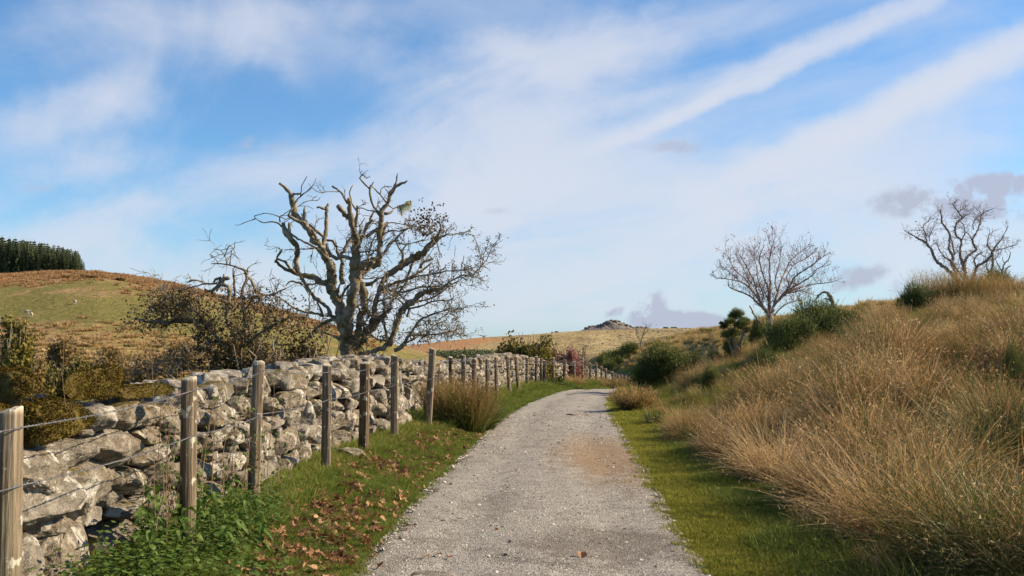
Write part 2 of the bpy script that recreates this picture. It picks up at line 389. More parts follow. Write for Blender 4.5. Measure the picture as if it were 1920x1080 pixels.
def leafy(name, stops, trans=.3, rough=.75, spec=.2, var=.25):
    def f(t, b, o):
        tn = t.new('ShaderNodeAttribute', attribute_name='tint').outputs['Color']
        s = t.new('ShaderNodeSeparateColor', {0: tn}).outputs[0]
        rnd = t.new('ShaderNodeObjectInfo').outputs['Random']
        s = t.math('ADD', s, t.math('MULTIPLY', t.math('SUBTRACT', rnd, .5), var), clamp=True); patch = t.noise(wpos(t), 1.1, 3, .6); s = t.math('ADD', s, t.math('MULTIPLY', t.math('SUBTRACT', patch, .5), var), clamp=True)
        c = ramp(t, s, stops)
        t.set(b.inputs['Base Color'], c)
        tr = t.new('ShaderNodeBsdfTranslucent', {'Color': c})
        m = t.new('ShaderNodeMixShader', {0: trans}); t.l.new(b.outputs[0], m.inputs[1]); t.l.new(tr.outputs[0], m.inputs[2]); t.l.new(m.outputs[0], o.inputs[0])
    return mat(name, f, rough, spec)
M['straw'] = leafy('straw_grass', [(0, (.05, .07, .015)), (.16, (.15, .14, .04)), (.4, (.34, .215, .09)), (.7, (.53, .36, .175)), (1, (.70, .54, .32))], .38, .7, .2, .5)
M['straw_far'] = leafy('straw_grass_far', [(0, (.11, .12, .03)), (.3, (.27, .21, .08)), (.6, (.46, .33, .14)), (1, (.60, .45, .22))], .3, .7)
M['rush'] = leafy('green_rush', [(0, (.035, .055, .012)), (.35, (.09, .12, .025)), (.6, (.20, .20, .055)), (.8, (.34, .22, .09)), (1, (.42, .26, .13))], .25, .55, .35)
M['russet'] = leafy('russet_rush', [(0, (.05, .07, .015)), (.25, (.13, .14, .03)), (.5, (.24, .17, .06)), (.75, (.33, .15, .07)), (1, (.42, .22, .11))], .25, .65)
M['turf'] = leafy('short_turf', [(0, (.05, .08, .012)), (.4, (.115, .165, .024)), (.75, (.20, .24, .042)), (1, (.36, .32, .11))], .35, .7)
M['moss_turf'] = leafy('mossy_turf', [(0, (.07, .095, .014)), (.4, (.18, .20, .026)), (.8, (.32, .30, .048)), (1, (.42, .35, .11))], .3, .8)
M['gorse'] = leafy('gorse_needles', [(0, (.03, .05, .012)), (.5, (.095, .12, .02)), (1, (.23, .235, .055))], .15, .6, .3)
M['olive'] = leafy('olive_leaves', [(0, (.045, .045, .012)), (.5, (.15, .135, .028)), (1, (.31, .24, .06))], .25)
M['brown_leaf'] = leafy('brown_small_leaves', [(0, (.03, .02, .012)), (.5, (.09, .062, .03)), (.85, (.125, .11, .035)), (1, (.25, .14, .05))], .25)
M['rust_leaf'] = leafy('rusty_leaves', [(0, (.05, .035, .015)), (.5, (.15, .10, .035)), (1, (.28, .19, .06))], .25)
M['red_berry'] = leafy('red_foliage', [(0, (.16, .07, .055)), (.5, (.34, .15, .125)), (1, (.46, .27, .22))], .2)
M['berry'] = leafy('rowan_berries', [(0, (.16, .02, .015)), (1, (.42, .08, .06))], .1)
M['conifer'] = leafy('conifer_needles', [(0, (.03, .05, .024)), (.5, (.075, .11, .05)), (1, (.15, .19, .085))], .1)
M['nettle'] = leafy('nettle_leaves', [(0, (.035, .075, .012)), (.5, (.08, .145, .022)), (1, (.17, .225, .05))], .35, .6, .3)
M['dry_leaf'] = leafy('dry_fallen_leaf', [(0, (.09, .042, .02)), (.5, (.27, .14, .065)), (1, (.50, .32, .18))], .25, .7, .2, .7)
M['lichen'] = leafy('beard_lichen', [(0, (.40, .42, .17)), (1, (.68, .68, .36))], .5)
M['dead_stem'] = leafy('dead_stem', [(0, (.10, .06, .04)), (1, (.36, .26, .17))], 0.0)
def m_bark(t, b, o, lo=(.065, .052, .038), mi=(.23, .19, .14), hi=(.43, .385, .305), mossy=.6):
    p = wpos(t); s = t.noise(p, 9, 6, .7); f = t.noise(p, 60, 4, .7)
    c = ramp(t, s, [(.3, lo), (.5, mi), (.72, hi)])
    c = t.mix(t.math('MULTIPLY', t.ss(f, .5, .3), .5), c, lo)
    mo = t.math('MULTIPLY', t.ss(t.noise(p, 3.3, 5, .7), .47, .6), mossy)
    c = t.mix(mo, c, t.mix(f, (.07, .06, .01), (.21, .18, .04)))
    c = t.mix(t.math('MULTIPLY', t.ss(t.noise(p, 5.1, 5, .7), .6, .66), .5), c, (.36, .36, .30))
    t.set(b.inputs['Base Color'], c); bump(t, b, t.math('ADD', s, t.math('MULTIPLY', f, .4)), .03, .9)
M['bark'] = mat('mossy_bark', m_bark, .9, .1)
M['twig'] = mat('grey_twig', lambda t, b, o: m_bark(t, b, o, (.08, .062, .045), (.24, .195, .145), (.42, .365, .29), .25), .9, .1)
M['pale_twig'] = mat('pale_reddish_twig', lambda t, b, o: m_bark(t, b, o, (.14, .10, .085), (.33, .25, .21), (.50, .41, .35), .1), .9, .1)
M['bark_grey'] = mat('grey_bark', lambda t, b, o: m_bark(t, b, o, (.07, .056, .045), (.22, .18, .145), (.42, .36, .295), .2), .9, .1)
def m_ground(t, b, o):
    p = wpos(t)
    n1 = t.noise(p, .9, 5, .6); n2 = t.noise(p, 7, 6, .7); n3 = t.noise(p, 60, 4, .7)
    bare = t.new('ShaderNodeAttribute', attribute_name='tint').outputs['Color']
    s = t.new('ShaderNodeSeparateColor', {0: bare}).outputs          # r: straw bank, g: left verge turf, b: track edge
    g = ramp(t, n2, [(.25, (.035, .05, .010)), (.5, (.085, .115, .018)), (.75, (.16, .175, .035))])
    st = ramp(t, n2, [(.25, (.09, .07, .03)), (.5, (.22, .165, .075)), (.75, (.36, .27, .13))])
    st = t.mix(t.math('MULTIPLY', t.ss(n1, .5, .68), .55), st, (.12, .13, .035))
    c = t.mix(s[0], g, st)
    so_ = ramp(t, n2, [(.3, (.07, .05, .03)), (.7, (.19, .15, .10))])
    c = t.mix(t.math('MULTIPLY', s[2], t.ss(n2, .35, .6)), c, so_)
    c = t.mix(t.math('MULTIPLY', t.ss(n3, .5, .3), .5), c, (.04, .035, .015))
    t.set(b.inputs['Base Color'], c)
    bump(t, b, t.math('ADD', n2, t.math('MULTIPLY', n3, .3)), .06, .8)
M['ground'] = mat('turf_ground', m_ground, .95, .08)
def m_path(t, b, o):
    p = wpos(t)
    v = t.new('ShaderNodeTexVoronoi', {'Vector': p, 'Scale': 55.0}); v2 = t.new('ShaderNodeTexVoronoi', {'Vector': p, 'Scale': 120.0})
    cc = t.new('ShaderNodeSeparateColor', {0: v.outputs['Color']}).outputs; c2 = t.new('ShaderNodeSeparateColor', {0: v2.outputs['Color']}).outputs
    grit = t.math('ADD', t.math('MULTIPLY', cc[0], .5), t.math('MULTIPLY', c2[1], .5))
    c = ramp(t, grit, [(.0, (.10, .09, .078)), (.3, (.31, .29, .255)), (.6, (.495, .47, .425)), (1, (.72, .69, .63))])
    big = t.noise(p, .55, 5, .6, .3); med = t.noise(p, 3.2, 6, .65); wear = t.noise(t.vmath('MULTIPLY', p, (1, .35, 1)), 1.5, 7, .7, .4)
    c = t.mix(t.math('MULTIPLY', t.ss(med, .45, .75), .6), c, (.56, .53, .475))
    c = t.mix(t.math('MULTIPLY', t.ss(med, .5, .25), .55), c, (.20, .17, .14))
    c = t.mix(t.math('MULTIPLY', t.ss(wear, .5, .7), .55), c, t.mix(grit, (.36, .34, .31), (.66, .63, .58)))
    c = t.mix(t.math('MULTIPLY', t.ss(wear, .5, .32), .5), c, t.mix(grit, (.12, .10, .08), (.34, .30, .25)))
    xy = sep(t, p)
    # sandy patch by the right hand edge, dark damp hollow nearer
    def spot(x, y, rx, ry):
        a = t.math('DIVIDE', t.math('SUBTRACT', xy[0], x), rx); d = t.math('DIVIDE', t.math('SUBTRACT', xy[1], y), ry)
        q = t.math('SQRT', t.math('ADD', t.math('MULTIPLY', a, a), t.math('MULTIPLY', d, d)))
        q = t.math('ADD', q, t.math('MULTIPLY', t.math('SUBTRACT', med, .5), 1.6)); return t.ss(q, 1.15, .35)
    c = t.mix(t.math('MULTIPLY', spot(1.35, 15.5, .9, 4.2), .9), c, t.mix(grit, (.30, .20, .11), (.48, .35, .22)))
    c = t.mix(t.math('MULTIPLY', spot(.75, 8.6, 1.0, 1.0), .6), c, (.17, .145, .12))
    c = t.mix(t.math('MULTIPLY', spot(.05, 9.3, .5, .7), .5), c, (.50, .475, .42))
    ed = t.new('ShaderNodeAttribute', attribute_name='tint').outputs['Color']
    e = t.new('ShaderNodeSeparateColor', {0: ed}).outputs
    eg = t.ss(t.math('ADD', e[0], t.math('MULTIPLY', t.math('SUBTRACT', med, .5), 1.3)), .45, .95)
    c = t.mix(t.math('MULTIPLY', eg, .7), c, t.mix(grit, (.12, .095, .06), (.30, .25, .17)))
    gr = t.math('MULTIPLY', t.ss(t.noise(p, 2.3, 6, .75), .62, .7), .6)
    c = t.mix(t.math('MULTIPLY', gr, t.math('ADD', t.math('MULTIPLY', e[1], .8), .15)), c, (.13, .14, .045))
    t.set(b.inputs['Base Color'], c)
    n = bump(t, b, t.math('SUBTRACT', 1.0, v.outputs['Distance']), .025, 1.0)
    bump(t, b, t.math('ADD', t.math('SUBTRACT', 1.0, v2.outputs['Distance']), t.math('MULTIPLY', med, 2.0)), .014, .9, n)
M['path'] = mat('gravel_track', m_path, .9, .2)
def m_pebble(t, b, o):
    rnd = t.new('ShaderNodeObjectInfo').outputs['Random']
    c = ramp(t, rnd, [(0, (.12, .10, .08)), (.3, (.30, .265, .215)), (.6, (.45, .405, .345)), (.85, (.60, .55, .48)), (1, (.76, .72, .66))])
    t.set(b.inputs['Base Color'], t.mix(t.math('MULTIPLY', t.noise(wpos(t), 300, 2), .4), c, (.2, .17, .13)))
M['pebble'] = mat('pebble', m_pebble, .85, .25)
def m_hill(t, b, o):
    p = wpos(t); at = t.new('ShaderNodeAttribute', attribute_name='tint').outputs['Color']
    s = t.new('ShaderNodeSeparateColor', {0: at}).outputs    # r bracken, g rough straw
    q = t.vmath('MULTIPLY', p, (1, .35, 1.5))
    n = t.noise(q, .10, 7, .65, .4); f = t.noise(p, .9, 6, .7)
    green = ramp(t, f, [(.3, (.11, .125, .03)), (.55, (.205, .18, .062)), (.8, (.32, .275, .10))])
    tan = ramp(t, f, [(.3, (.17, .125, .045)), (.55, (.33, .245, .10)), (.8, (.45, .34, .15))])
    rus = ramp(t, f, [(.3, (.18, .12, .06)), (.55, (.35, .235, .125)), (.8, (.46, .32, .17))])
    c = t.mix(t.ss(t.math('ADD', s[1], t.math('MULTIPLY', t.math('SUBTRACT', n, .5), 3.0)), .2, .85), green, tan)
    c = t.mix(t.ss(t.math('ADD', s[0], t.math('MULTIPLY', t.math('SUBTRACT', t.noise(q, .16, 7, .7, .4), .5), 3.0)), .3, .8), c, rus)
    t.set(b.inputs['Base Color'], c); bump(t, b, f, 1.2, .9)
M['hill_rust'] = leafy('dead_bracken', [(0, (.14, .09, .03)), (.5, (.36, .21, .10)), (1, (.50, .33, .17))], .3)
M['hill'] = mat('rough_hill_pasture', m_hill, .95, .05)
def m_moor(t, b, o):
    p = wpos(t); at = t.new('ShaderNodeAttribute', attribute_name='tint').outputs['Color']
    s = t.new('ShaderNodeSeparateColor', {0: at}).outputs
    q = t.vmath('MULTIPLY', p, (1, .22, 2.5))
    n = t.noise(q, .03, 8, .7, .3); f = t.noise(q, .16, 7, .7)
    c = ramp(t, n, [(.3, (.19, .14, .07)), (.5, (.33, .255, .125)), (.7, (.45, .36, .19))])
    c = t.mix(t.ss(t.math('ADD', s[0], t.math('MULTIPLY', t.math('SUBTRACT', n, .5), 1.6)), .4, .7), c, t.mix(f, (.30, .15, .07), (.46, .27, .13)))
    d = t.math('MULTIPLY', t.ss(f, .54, .61), s[1]); c = t.mix(t.math('MULTIPLY', d, .75), c, (.13, .10, .065))
    st = t.math('MULTIPLY', t.ss(t.noise(q, .30, 6, .75), .60, .66), s[2]); c = t.mix(t.math('MULTIPLY', st, .8), c, (.36, .35, .36))
    t.set(b.inputs['Base Color'], c); bump(t, b, f, 4.0, .7)
M['moor'] = mat('far_moorland', m_moor, .95, .05)
def m_tor(t, b, o):
    p = wpos(t); n = t.noise(p, .12, 6, .7)
    c = ramp(t, n, [(.3, (.08, .075, .07)), (.5, (.19, .17, .155)), (.7, (.31, .25, .185))]); t.set(b.inputs['Base Color'], c); bump(t, b, n, 3.0, .9)
M['tor'] = mat('tor_granite', m_tor, .95, .05)
def m_wool(t, b, o): t.set(b.inputs['Base Color'], (.42, .38, .30, 1))
M['wool'] = mat('sheep_wool', m_wool, .95, .05)
# ---------------------------------------------------------------- ground, track, hills
def grid_mesh(name, X, Y, Z, tint, smooth=True):
    ny, nx = X.shape
    V = np.stack([X, Y, Z], -1).reshape(-1, 3)
    i = np.arange(ny - 1)[:, None] * nx + np.arange(nx - 1)[None]
    F = np.stack([i, i + 1, i + nx + 1, i + nx], -1).reshape(-1, 4)
    return mesh(name, V, F, tint.reshape(-1, 3), smooth)
def geo(a, b, n, first):
    """n steps from a to b growing geometrically from step first"""
    lo, hi = 1.0, 2.0
    for _ in range(60):
        k = (lo + hi) / 2
        if first * (k ** n - 1) / (k - 1) < abs(b - a): lo = k
        else: hi = k
    return a + np.sign(b - a) * np.cumsum(first * lo ** np.arange(n))
gx = np.concatenate([geo(-4, -3000, 90, .13)[::-1], np.arange(-4, 9.001, .10), geo(9, 3000, 110, .12)])
gy = np.concatenate([np.arange(-14, 2, .5), np.arange(2, 42, .13), geo(42, 3500, 130, .2)])
GX, GY = np.meshgrid(gx, gy)
GZ = G(GX, GY)
dl = PL(GY) - GX; dr = GX - PR(GY); ins = (GY < 120)
GZ = np.where((dl < .02) & (dr < .02) & ins, GZ - .035, GZ)
tint = np.stack([np.maximum(sst(.9, 2.0, dr), .35 * sst(1.8, 4, dl)), sst(0, .3, dl), 1 - sst(.0, .35, np.maximum(dl, dr))], -1)
ground = place('ground', grid_mesh('ground', GX, GY, GZ, tint), M['ground']); tagit(ground, 'rough turf ground rising to the right of the gravel track', kind='structure')

py_ = np.concatenate([np.arange(-8, 3, .3), np.arange(3, 20, .07), np.arange(20, 45, .14), np.arange(45, 110, .5)])
uu = np.linspace(-.12, 1.12, 58)
UU, PY = np.meshgrid(uu, py_)
wl, wr = PL(PY), PR(PY)
jl = .13 * fbm2(PY * 1.3, PY * 0 + 3.1, 4, 41); jr = .13 * fbm2(PY * 1.1, PY * 0 + 9.2, 4, 43)
PX = wl + jl + (wr + jr - wl - jl) * UU
ed = np.maximum(-UU, UU - 1) * (wr - wl)                    # metres outside the edge, negative inside
edn = ed + .20 * fbm2(PX * 3.1, PY * 2.3, 4, 44, .6)
PZ = ZB(PY) + .02 + .03 * (1 - (2 * UU - 1) ** 2) - .026 * np.exp(-((UU - .27) / .10) ** 2) - .026 * np.exp(-((UU - .75) / .10) ** 2) \
     + .020 * fbm2(PX * 2.2, PY * 2.2, 4, 45) - .075 * sst(-.12, .10, edn)
tp = np.stack([sst(-.38, .02, edn), np.exp(-((UU - .5) / .16) ** 2), UU * 0], -1)
path = place('path', grid_mesh('path', PX, PY, PZ, tp), M['path']); tagit(path, 'pale grey gravel farm track curving away to the right', kind='structure')
def path_z(X, Y):
    u = (X - PL(Y)) / (PR(Y) - PL(Y)); return ZB(Y) + .02 + .03 * (1 - (2 * u - 1) ** 2) - .026 * np.exp(-((u - .27) / .10) ** 2) - .026 * np.exp(-((u - .75) / .10) ** 2) + .020 * fbm2(np.asarray(X * 2.2), np.asarray(Y * 2.2), 4, 45)

def polar_mesh(name, fn, px0, px1, nc, rows, tintfn, m, label):
    r = (np.linspace(px0, px1, nc) - 960) / FPX
    RR, YY = np.meshgrid(r, rows); XX = RR * YY
    ZZ = fn(XX, YY)
    o = place(name, grid_mesh(name, XX, YY, ZZ, tintfn(XX, YY, ZZ, 960 + RR * FPX)), m); return tagit(o, label, kind='structure')
def t_hill(X, Y, Z, px):
    yy = 650 - (Z - CAMZ) / Y * FPX; d = yy - np.interp(px, _lh[:, 0], _lh[:, 1])      # how far below the crest: vegetation zones
    n = fbm2(X * .02, Y * .02, 4, 51)
    br = np.clip(1.05 - d / 42 + n * .8, 0, 1) * np.interp(px, [0, 120, 300, 420], [1, 1, .75, .6])
    br = np.maximum(br, .55 * sst(60, 85, d) * (1 - sst(110, 140, d)) * np.interp(px, [0, 150, 300], [.9, .9, .4]))
    st = np.clip(.15 + sst(60, 105, d) * .75 + n * .3, 0, 1)
    return np.stack([br, st, br * 0], -1)
hill = polar_mesh('hill', hill_left, -2600, 1300, 420, np.concatenate([np.arange(84, 330, 1.6), np.arange(330, 520, 6)]), t_hill, M['hill'], 'grassy hill with rusty bracken and green pasture')
def t_moor(X, Y, Z, px):
    yy = 650 - (Z - CAMZ) / Y * FPX; d = yy - np.interp(px, _fm[:, 0], _fm[:, 1])
    n = fbm2(X * .004, Y * .004, 3, 52)
    bro = np.clip(np.interp(px, [600, 900, 1000, 1100, 1250], [.75, .7, .4, .35, .3]) - d / 45 * np.interp(px, [700, 1000], [.3, 1.2]) + n * .3, 0, 1)
    dash = np.interp(px, [700, 950, 1050], [.35, .5, 1.0]); stn = np.interp(px, [1050, 1180, 1300], [0, .35, 1.0]) * sst(2, 10, d)
    return np.stack([bro, dash + 0 * d, stn], -1)
moorland = polar_mesh('moorland', moor, -4000, 6000, 600, np.concatenate([np.arange(400, 1250, 6), np.arange(1250, 1700, 30)]), t_moor, M['moor'], 'distant brown moorland slope below the rocky tor')

# ---------------------------------------------------------------- rocks
_cs = {}
def cube_sphere(n):
    if n in _cs: return _cs[n]
    g = np.linspace(-1, 1, n + 1); a, b = np.meshgrid(g, g); one = np.ones_like(a)
    faces = [(a, b, one), (b, a, -one), (one, a, b), (-one, b, a), (b, one, a), (a, -one, b)]
    V = np.concatenate([np.stack(f, -1).reshape(-1, 3) for f in faces])
    i = np.arange(n)[:, None] * (n + 1) + np.arange(n)[None]
    q = np.stack([i, i + 1, i + n + 2, i + n + 1], -1).reshape(-1, 4)
    F = np.concatenate([q + k * (n + 1) ** 2 for k in range(6)])
    key = np.round(V * 1e5).astype(np.int64); _, first, inv = np.unique(key, axis=0, return_index=True, return_inverse=True)
    V = V[first]; F = inv.reshape(-1)[F]
    _cs[n] = (V, F); return V, F
def rock(h, seed, n=8, rough=.10, cuts=6, p=3.4, freq=1.0):
    """an angular weathered lump with half sizes h"""
    r = np.random.default_rng(seed); V, F = cube_sphere(n); V = V.copy()
    V = V * (1 + 0 * V); V *= ((np.abs(V) ** p).sum(1) ** (-1 / p))[:, None]
    V += np.stack([fbm(V * .9 + 11 * k + seed * 1.7, 2, 60 + k) for k in range(3)], 1) * .28
    for _ in range(cuts):
        nn = r.normal(size=3); nn /= np.linalg.norm(nn); d = V @ nn; m = d.max() * r.uniform(.55, .86)
        V -= np.where(d > m, (d - m) * .9, 0)[:, None] * nn
    h = np.asarray(h, float); V = V * h
    s = float(h.min()); N = V / (np.linalg.norm(V, axis=1, keepdims=True) + 1e-9)
    q = V / (.55 * s) * freq + seed * 3.3
    d = fbm(q, 3, 70) * rough * 1.5 + (fbm(q * 3.3, 3, 80) * rough * .75 if n > 6 else 0) - np.clip(fbm(q * 1.6, 2, 90), .25, 1) * rough * .9
    return V + N * (d * s)[:, None], F
def rock_mesh(name, *a, **k):
    V, F = rock(*a, **k); return mesh(name, V, F, smooth=False)

tor = empty('tor', (0, 1240, 0), label='rocky granite tor on the skyline of the far moor', cat='rock outcrop')
def tor_z(px, Y): return float(moor(np.array((px - 960) / FPX * Y), np.array(float(Y))))
tr = np.random.default_rng(5)
_tp = [(1086, 619), (1096, 615), (1104, 611.5), (1111, 610), (1118, 609.5), (1126, 607), (1133, 603), (1140, 600), (1147, 598.3), (1154, 598.5), (1161, 601), (1168, 604), (1176, 607.5), (1183, 611), (1190, 613), (1197, 611), (1204, 612), (1211, 614), (1222, 617.5)]
tx, ty = [a for a, b in _tp], [b for a, b in _tp]
# one rounded crag mass with outcrops standing out of it
cols = np.linspace(1084, 1224, 90); V = []; 
for d in np.linspace(-1, 1, 15):
    for px in cols:
        Y = 1240 + d * 22; r0_ = tor_z(px, Y); top = P(px, np.interp(px, tx, ty), 1240)[2]; hh = max(top - r0_, 0) * (1 - abs(d) ** 1.6) * (1 - .0 * d)
        V.append(((px - 960) / FPX * Y, d * 22, r0_ - 1 + hh * (1 + .16 * float(fbm2(np.array(px * .22), np.array(d * 2.2), 3, 64)))))
V = np.array(V); nc_ = len(cols); V[:, 0] += fbm(V * .25, 3, 65) * 1.5; V[:, 2] += np.clip(V[:, 2] - V[:, 2].min() - 3, 0, 3) * .35 * fbm(V * .33, 3, 66)
i = np.arange(14)[:, None] * nc_ + np.arange(nc_ - 1)[None]; Ft = np.stack([i, i + 1, i + nc_ + 1, i + nc_], -1).reshape(-1, 4)
place('crag', mesh('crag', V, Ft), M['tor'], tor)
for px in np.concatenate([np.arange(1098, 1132, 4.2), np.arange(1128, 1176, 4.6), np.arange(1180, 1215, 4.4)]):
    top = np.interp(px, tx, ty); d = tr.uniform(-.55, -.05); Y = 1240 + d * 22; f_ = (1 - abs(d) ** 1.6); zb_ = tor_z(px, Y); zt = zb_ + (P(px, top, 1240)[2] - zb_) * f_ + tr.uniform(-.2, .5)
    hh = tr.uniform(1.2, 2.4); place('boulder', rock_mesh('tor_boulder', (tr.uniform(1.6, 3.2), tr.uniform(2, 4), hh), int(px * 7), 5, .22, 8), M['tor'], tor, ((px - 960) / FPX * Y, Y - 1240, zt - hh * .8), (0, 0, tr.uniform(-.3, .3)))
for px, w, h in ((1043, 2.4, 1.3), (1035, 1.6, .8), (907, 2.2, .9), (1249, 3.5, 1.2), (1264, 4, 1.0)):
    Y = 1236.0
    o = place('skyline_rock', rock_mesh('skyline_rock', (w, 2, h), px, 5, .2, 6), M['tor'], None, ((px - 960) / FPX * Y, Y, tor_z(px, Y) + h * .5))
    tagit(o, {1043: 'larger rock of the pair on the skyline left of the tor', 1035: 'smaller rock of the pair on the skyline left of the tor', 907: 'tiny lone rock on the far skyline above the fence posts', 1249: 'low flat rock on the skyline right of the tor, the nearer to it', 1264: 'low flat rock on the skyline right of the tor, the farther from it'}[px], 'rock')

# ---------------------------------------------------------------- dry stone walls
def stone_wall(name, wx, y0, y1, label, seed, zfun, hfun, size, n, limit, custom=(), thick=.75, mossy=0.0, shared=None, skip=None):
    """courses of separate stones laid along the line wx(Y); returns the wall's root"""
    r = np.random.default_rng(seed)
    wroot = empty(name, (float(wx((y0 + y1) / 2)), (y0 + y1) / 2, 0), label=label, cat='stone wall')
    base = np.array(wroot.location)
    spots = []                                               # (Y, z, half length, half height, protrusion, depth, moss)
    # courses
    z = -.12; k = 0
    while z < 1.75:
        ch = np.interp(z, [-.1, .5, 1.4], [size * .62, size * .5, size * .38]) * r.uniform(.85, 1.15)
        Y = y0 + r.uniform(-.4, 0)
        while Y < y1:
            w = size * r.uniform(.55, 1.6) * np.interp(z, [0, 1.4], [1.1, .85])
            hh = ch * r.uniform(.85, 1.2)
            yc = Y + w / 2; zz = zfun(yc)
            top = hfun(yc)
            zc = zz + z + ch / 2 + r.uniform(-.04, .04)
            if r.random() < .16 and w > size * .8: hh *= 1.35
            if zc + hh * .25 < top and yc < y1 and not (skip and skip(yc, zc)):
                last = zc + ch * .9 > top
                spots.append((yc, zc, w / 2 * 1.03, hh / 2 * 1.04, r.uniform(-.03, .05) - .10 * max(zc - zz, 0) * .9, r.uniform(.16, .24), last))
            Y += w
        z += ch * .97; k += 1
    spots = [s for s in spots]
    spots.sort(key=lambda s: s[0])
    def put(nm, me, Y, zc, prot, dep, rot=(0, 0, 0), m=0.0, kind=None):
        x = float(wx(Y)) - dep + prot; dx = float(wx(Y + .3) - wx(Y - .3)) / .6
        c, s_ = 1, dx
        o = place(nm, me, M['rock'], wroot, (x - base[0], Y - base[1], zc), (rot[0], rot[1], rot[2] - math.atan(dx)))
        if m: o['moss'] = m
        return o
    for (Y, zc, hl, hh, prot, dep, m) in custom:
        o = put('stone', rock_mesh('stone', (dep, hl, hh), int(Y * 977 + zc * 131), 22, .12, 13, 3.2), Y, zc, prot, dep, (0, 0, 0), m)
        if m >= .8:                                          # a shaggy coat of moss blades
            V, F = rock((dep, hl, hh), int(Y * 977 + zc * 131), 22, .12, 13, 3.2)
            o2 = place('moss_cushion', moss_coat(V, F, int(Y * 100), m), M['moss'], o); o2['kind'] = 'stuff'
    rest = Acc(); cnt = len(custom)
    for (Y, zc, hl, hh, prot, dep, last) in spots:
        sd_ = int(r.integers(1 << 20)); rt = (r.uniform(-.10, .10), r.uniform(-.1, .1), r.uniform(-.1, .1))
        mv = float(np.clip(mossy + (.32 if last else 0) + r.uniform(-.3, .2), 0, .7))
        if cnt < limit:
            if shared is None: me = rock_mesh('stone', (dep, hl, hh), sd_, n(Y), .12, 13, 3.6); put('stone', me, Y, zc, prot, dep, rt, mv)
            else:
                me = shared[sd_ % len(shared)]; o = put('stone', me, Y, zc, prot, dep, (rt[0] * 3, rt[1], rt[2]), mv); o.scale = (dep, hl, hh)
            cnt += 1
        else:
            V, F = rock((dep, hl, hh), sd_, 3, .2, 5); V = V + (float(wx(Y)) - dep + prot - base[0], Y - base[1], zc); rest.add(V, F)
    if rest.n: o = place('packed_stones', rest.mesh('packed_stones'), M['rock'], wroot); o['kind'] = 'stuff'
    # hearting between the faces, the far face and small pinning stones: too many and too hidden to pick apart
    core = Acc(); ys = np.arange(y0, y1 + .01, .35)
    prof = []
    for Y in ys:
        zz, tp_ = zfun(Y) - .35, hfun(Y) - .14; x = float(wx(Y))
        prof.append([(x - .24, Y, zz), (x - .36, Y, tp_), (x - thick + .1, Y, tp_), (x - thick, Y, zz)])
    prof = np.array(prof) - base; m_ = len(ys)
    prof = prof + np.stack([r.uniform(-.02, .02, prof.shape[:2]), 0 * prof[..., 0], r.uniform(-.03, .03, prof.shape[:2])], -1)
    i = np.arange(m_ - 1)[:, None] * 4 + np.arange(3)[None]
    core.add(prof.reshape(-1, 3), np.stack([i, i + 1, i + 5, i + 4], -1).reshape(-1, 4)); core.add(prof[[0, -1]].reshape(-1, 3), np.array([[0, 1, 2, 3], [4, 7, 6, 5]]))
    o = place('hearting', core.mesh('hearting'), M['core'], wroot)
    pin = Acc(); L = y1 - y0
    for _ in range(int(L * (13 if y0 < 15 else 9))):
        Y = r.uniform(y0 + .1, y1 - .1); zc = zfun(Y) + r.uniform(0, 1) * (hfun(Y) - zfun(Y) - .05); s = r.uniform(.035, .085)
        V, F = rock((s, s * r.uniform(.8, 1.8), s * r.uniform(.6, 1.1)), int(r.integers(1 << 20)), 3 if Y > 12 else 5, .2, 5)
        pin.add(V + (float(wx(Y)) - .10 - .07 * (zc - zfun(Y)) - base[0] + r.uniform(-.05, .04), Y - base[1], zc), F)
    for _ in range(int(L * 7)):                              # top and back
        Y = r.uniform(max(y0, 8.6), y1); s = r.uniform(.10, .2); d = r.uniform(.28, thick)
        V, F = rock((s, s * r.uniform(.9, 1.6), s * r.uniform(.5, .8)), int(r.integers(1 << 20)), 5 if Y < 25 else 3, .2, 6)
        pin.add(V + (float(wx(Y)) - d - base[0], Y - base[1], hfun(Y) - .10 + r.uniform(-.05, .04)), F)
    for _ in range(int(L * 5)):
        Y = r.uniform(y0, y1); s = r.uniform(.14, .24)
        V, F = rock((.14, s * 1.4, s), int(r.integers(1 << 20)), 3, .2, 5)
        pin.add(V + (float(wx(Y)) - thick - base[0], Y - base[1], zfun(Y) + r.uniform(0, 1.1)), F)
    o = place('pinning_stones', pin.mesh('pinning_stones'), M['rock'], wroot); o['kind'] = 'stuff'; o['moss'] = .12
    return wroot
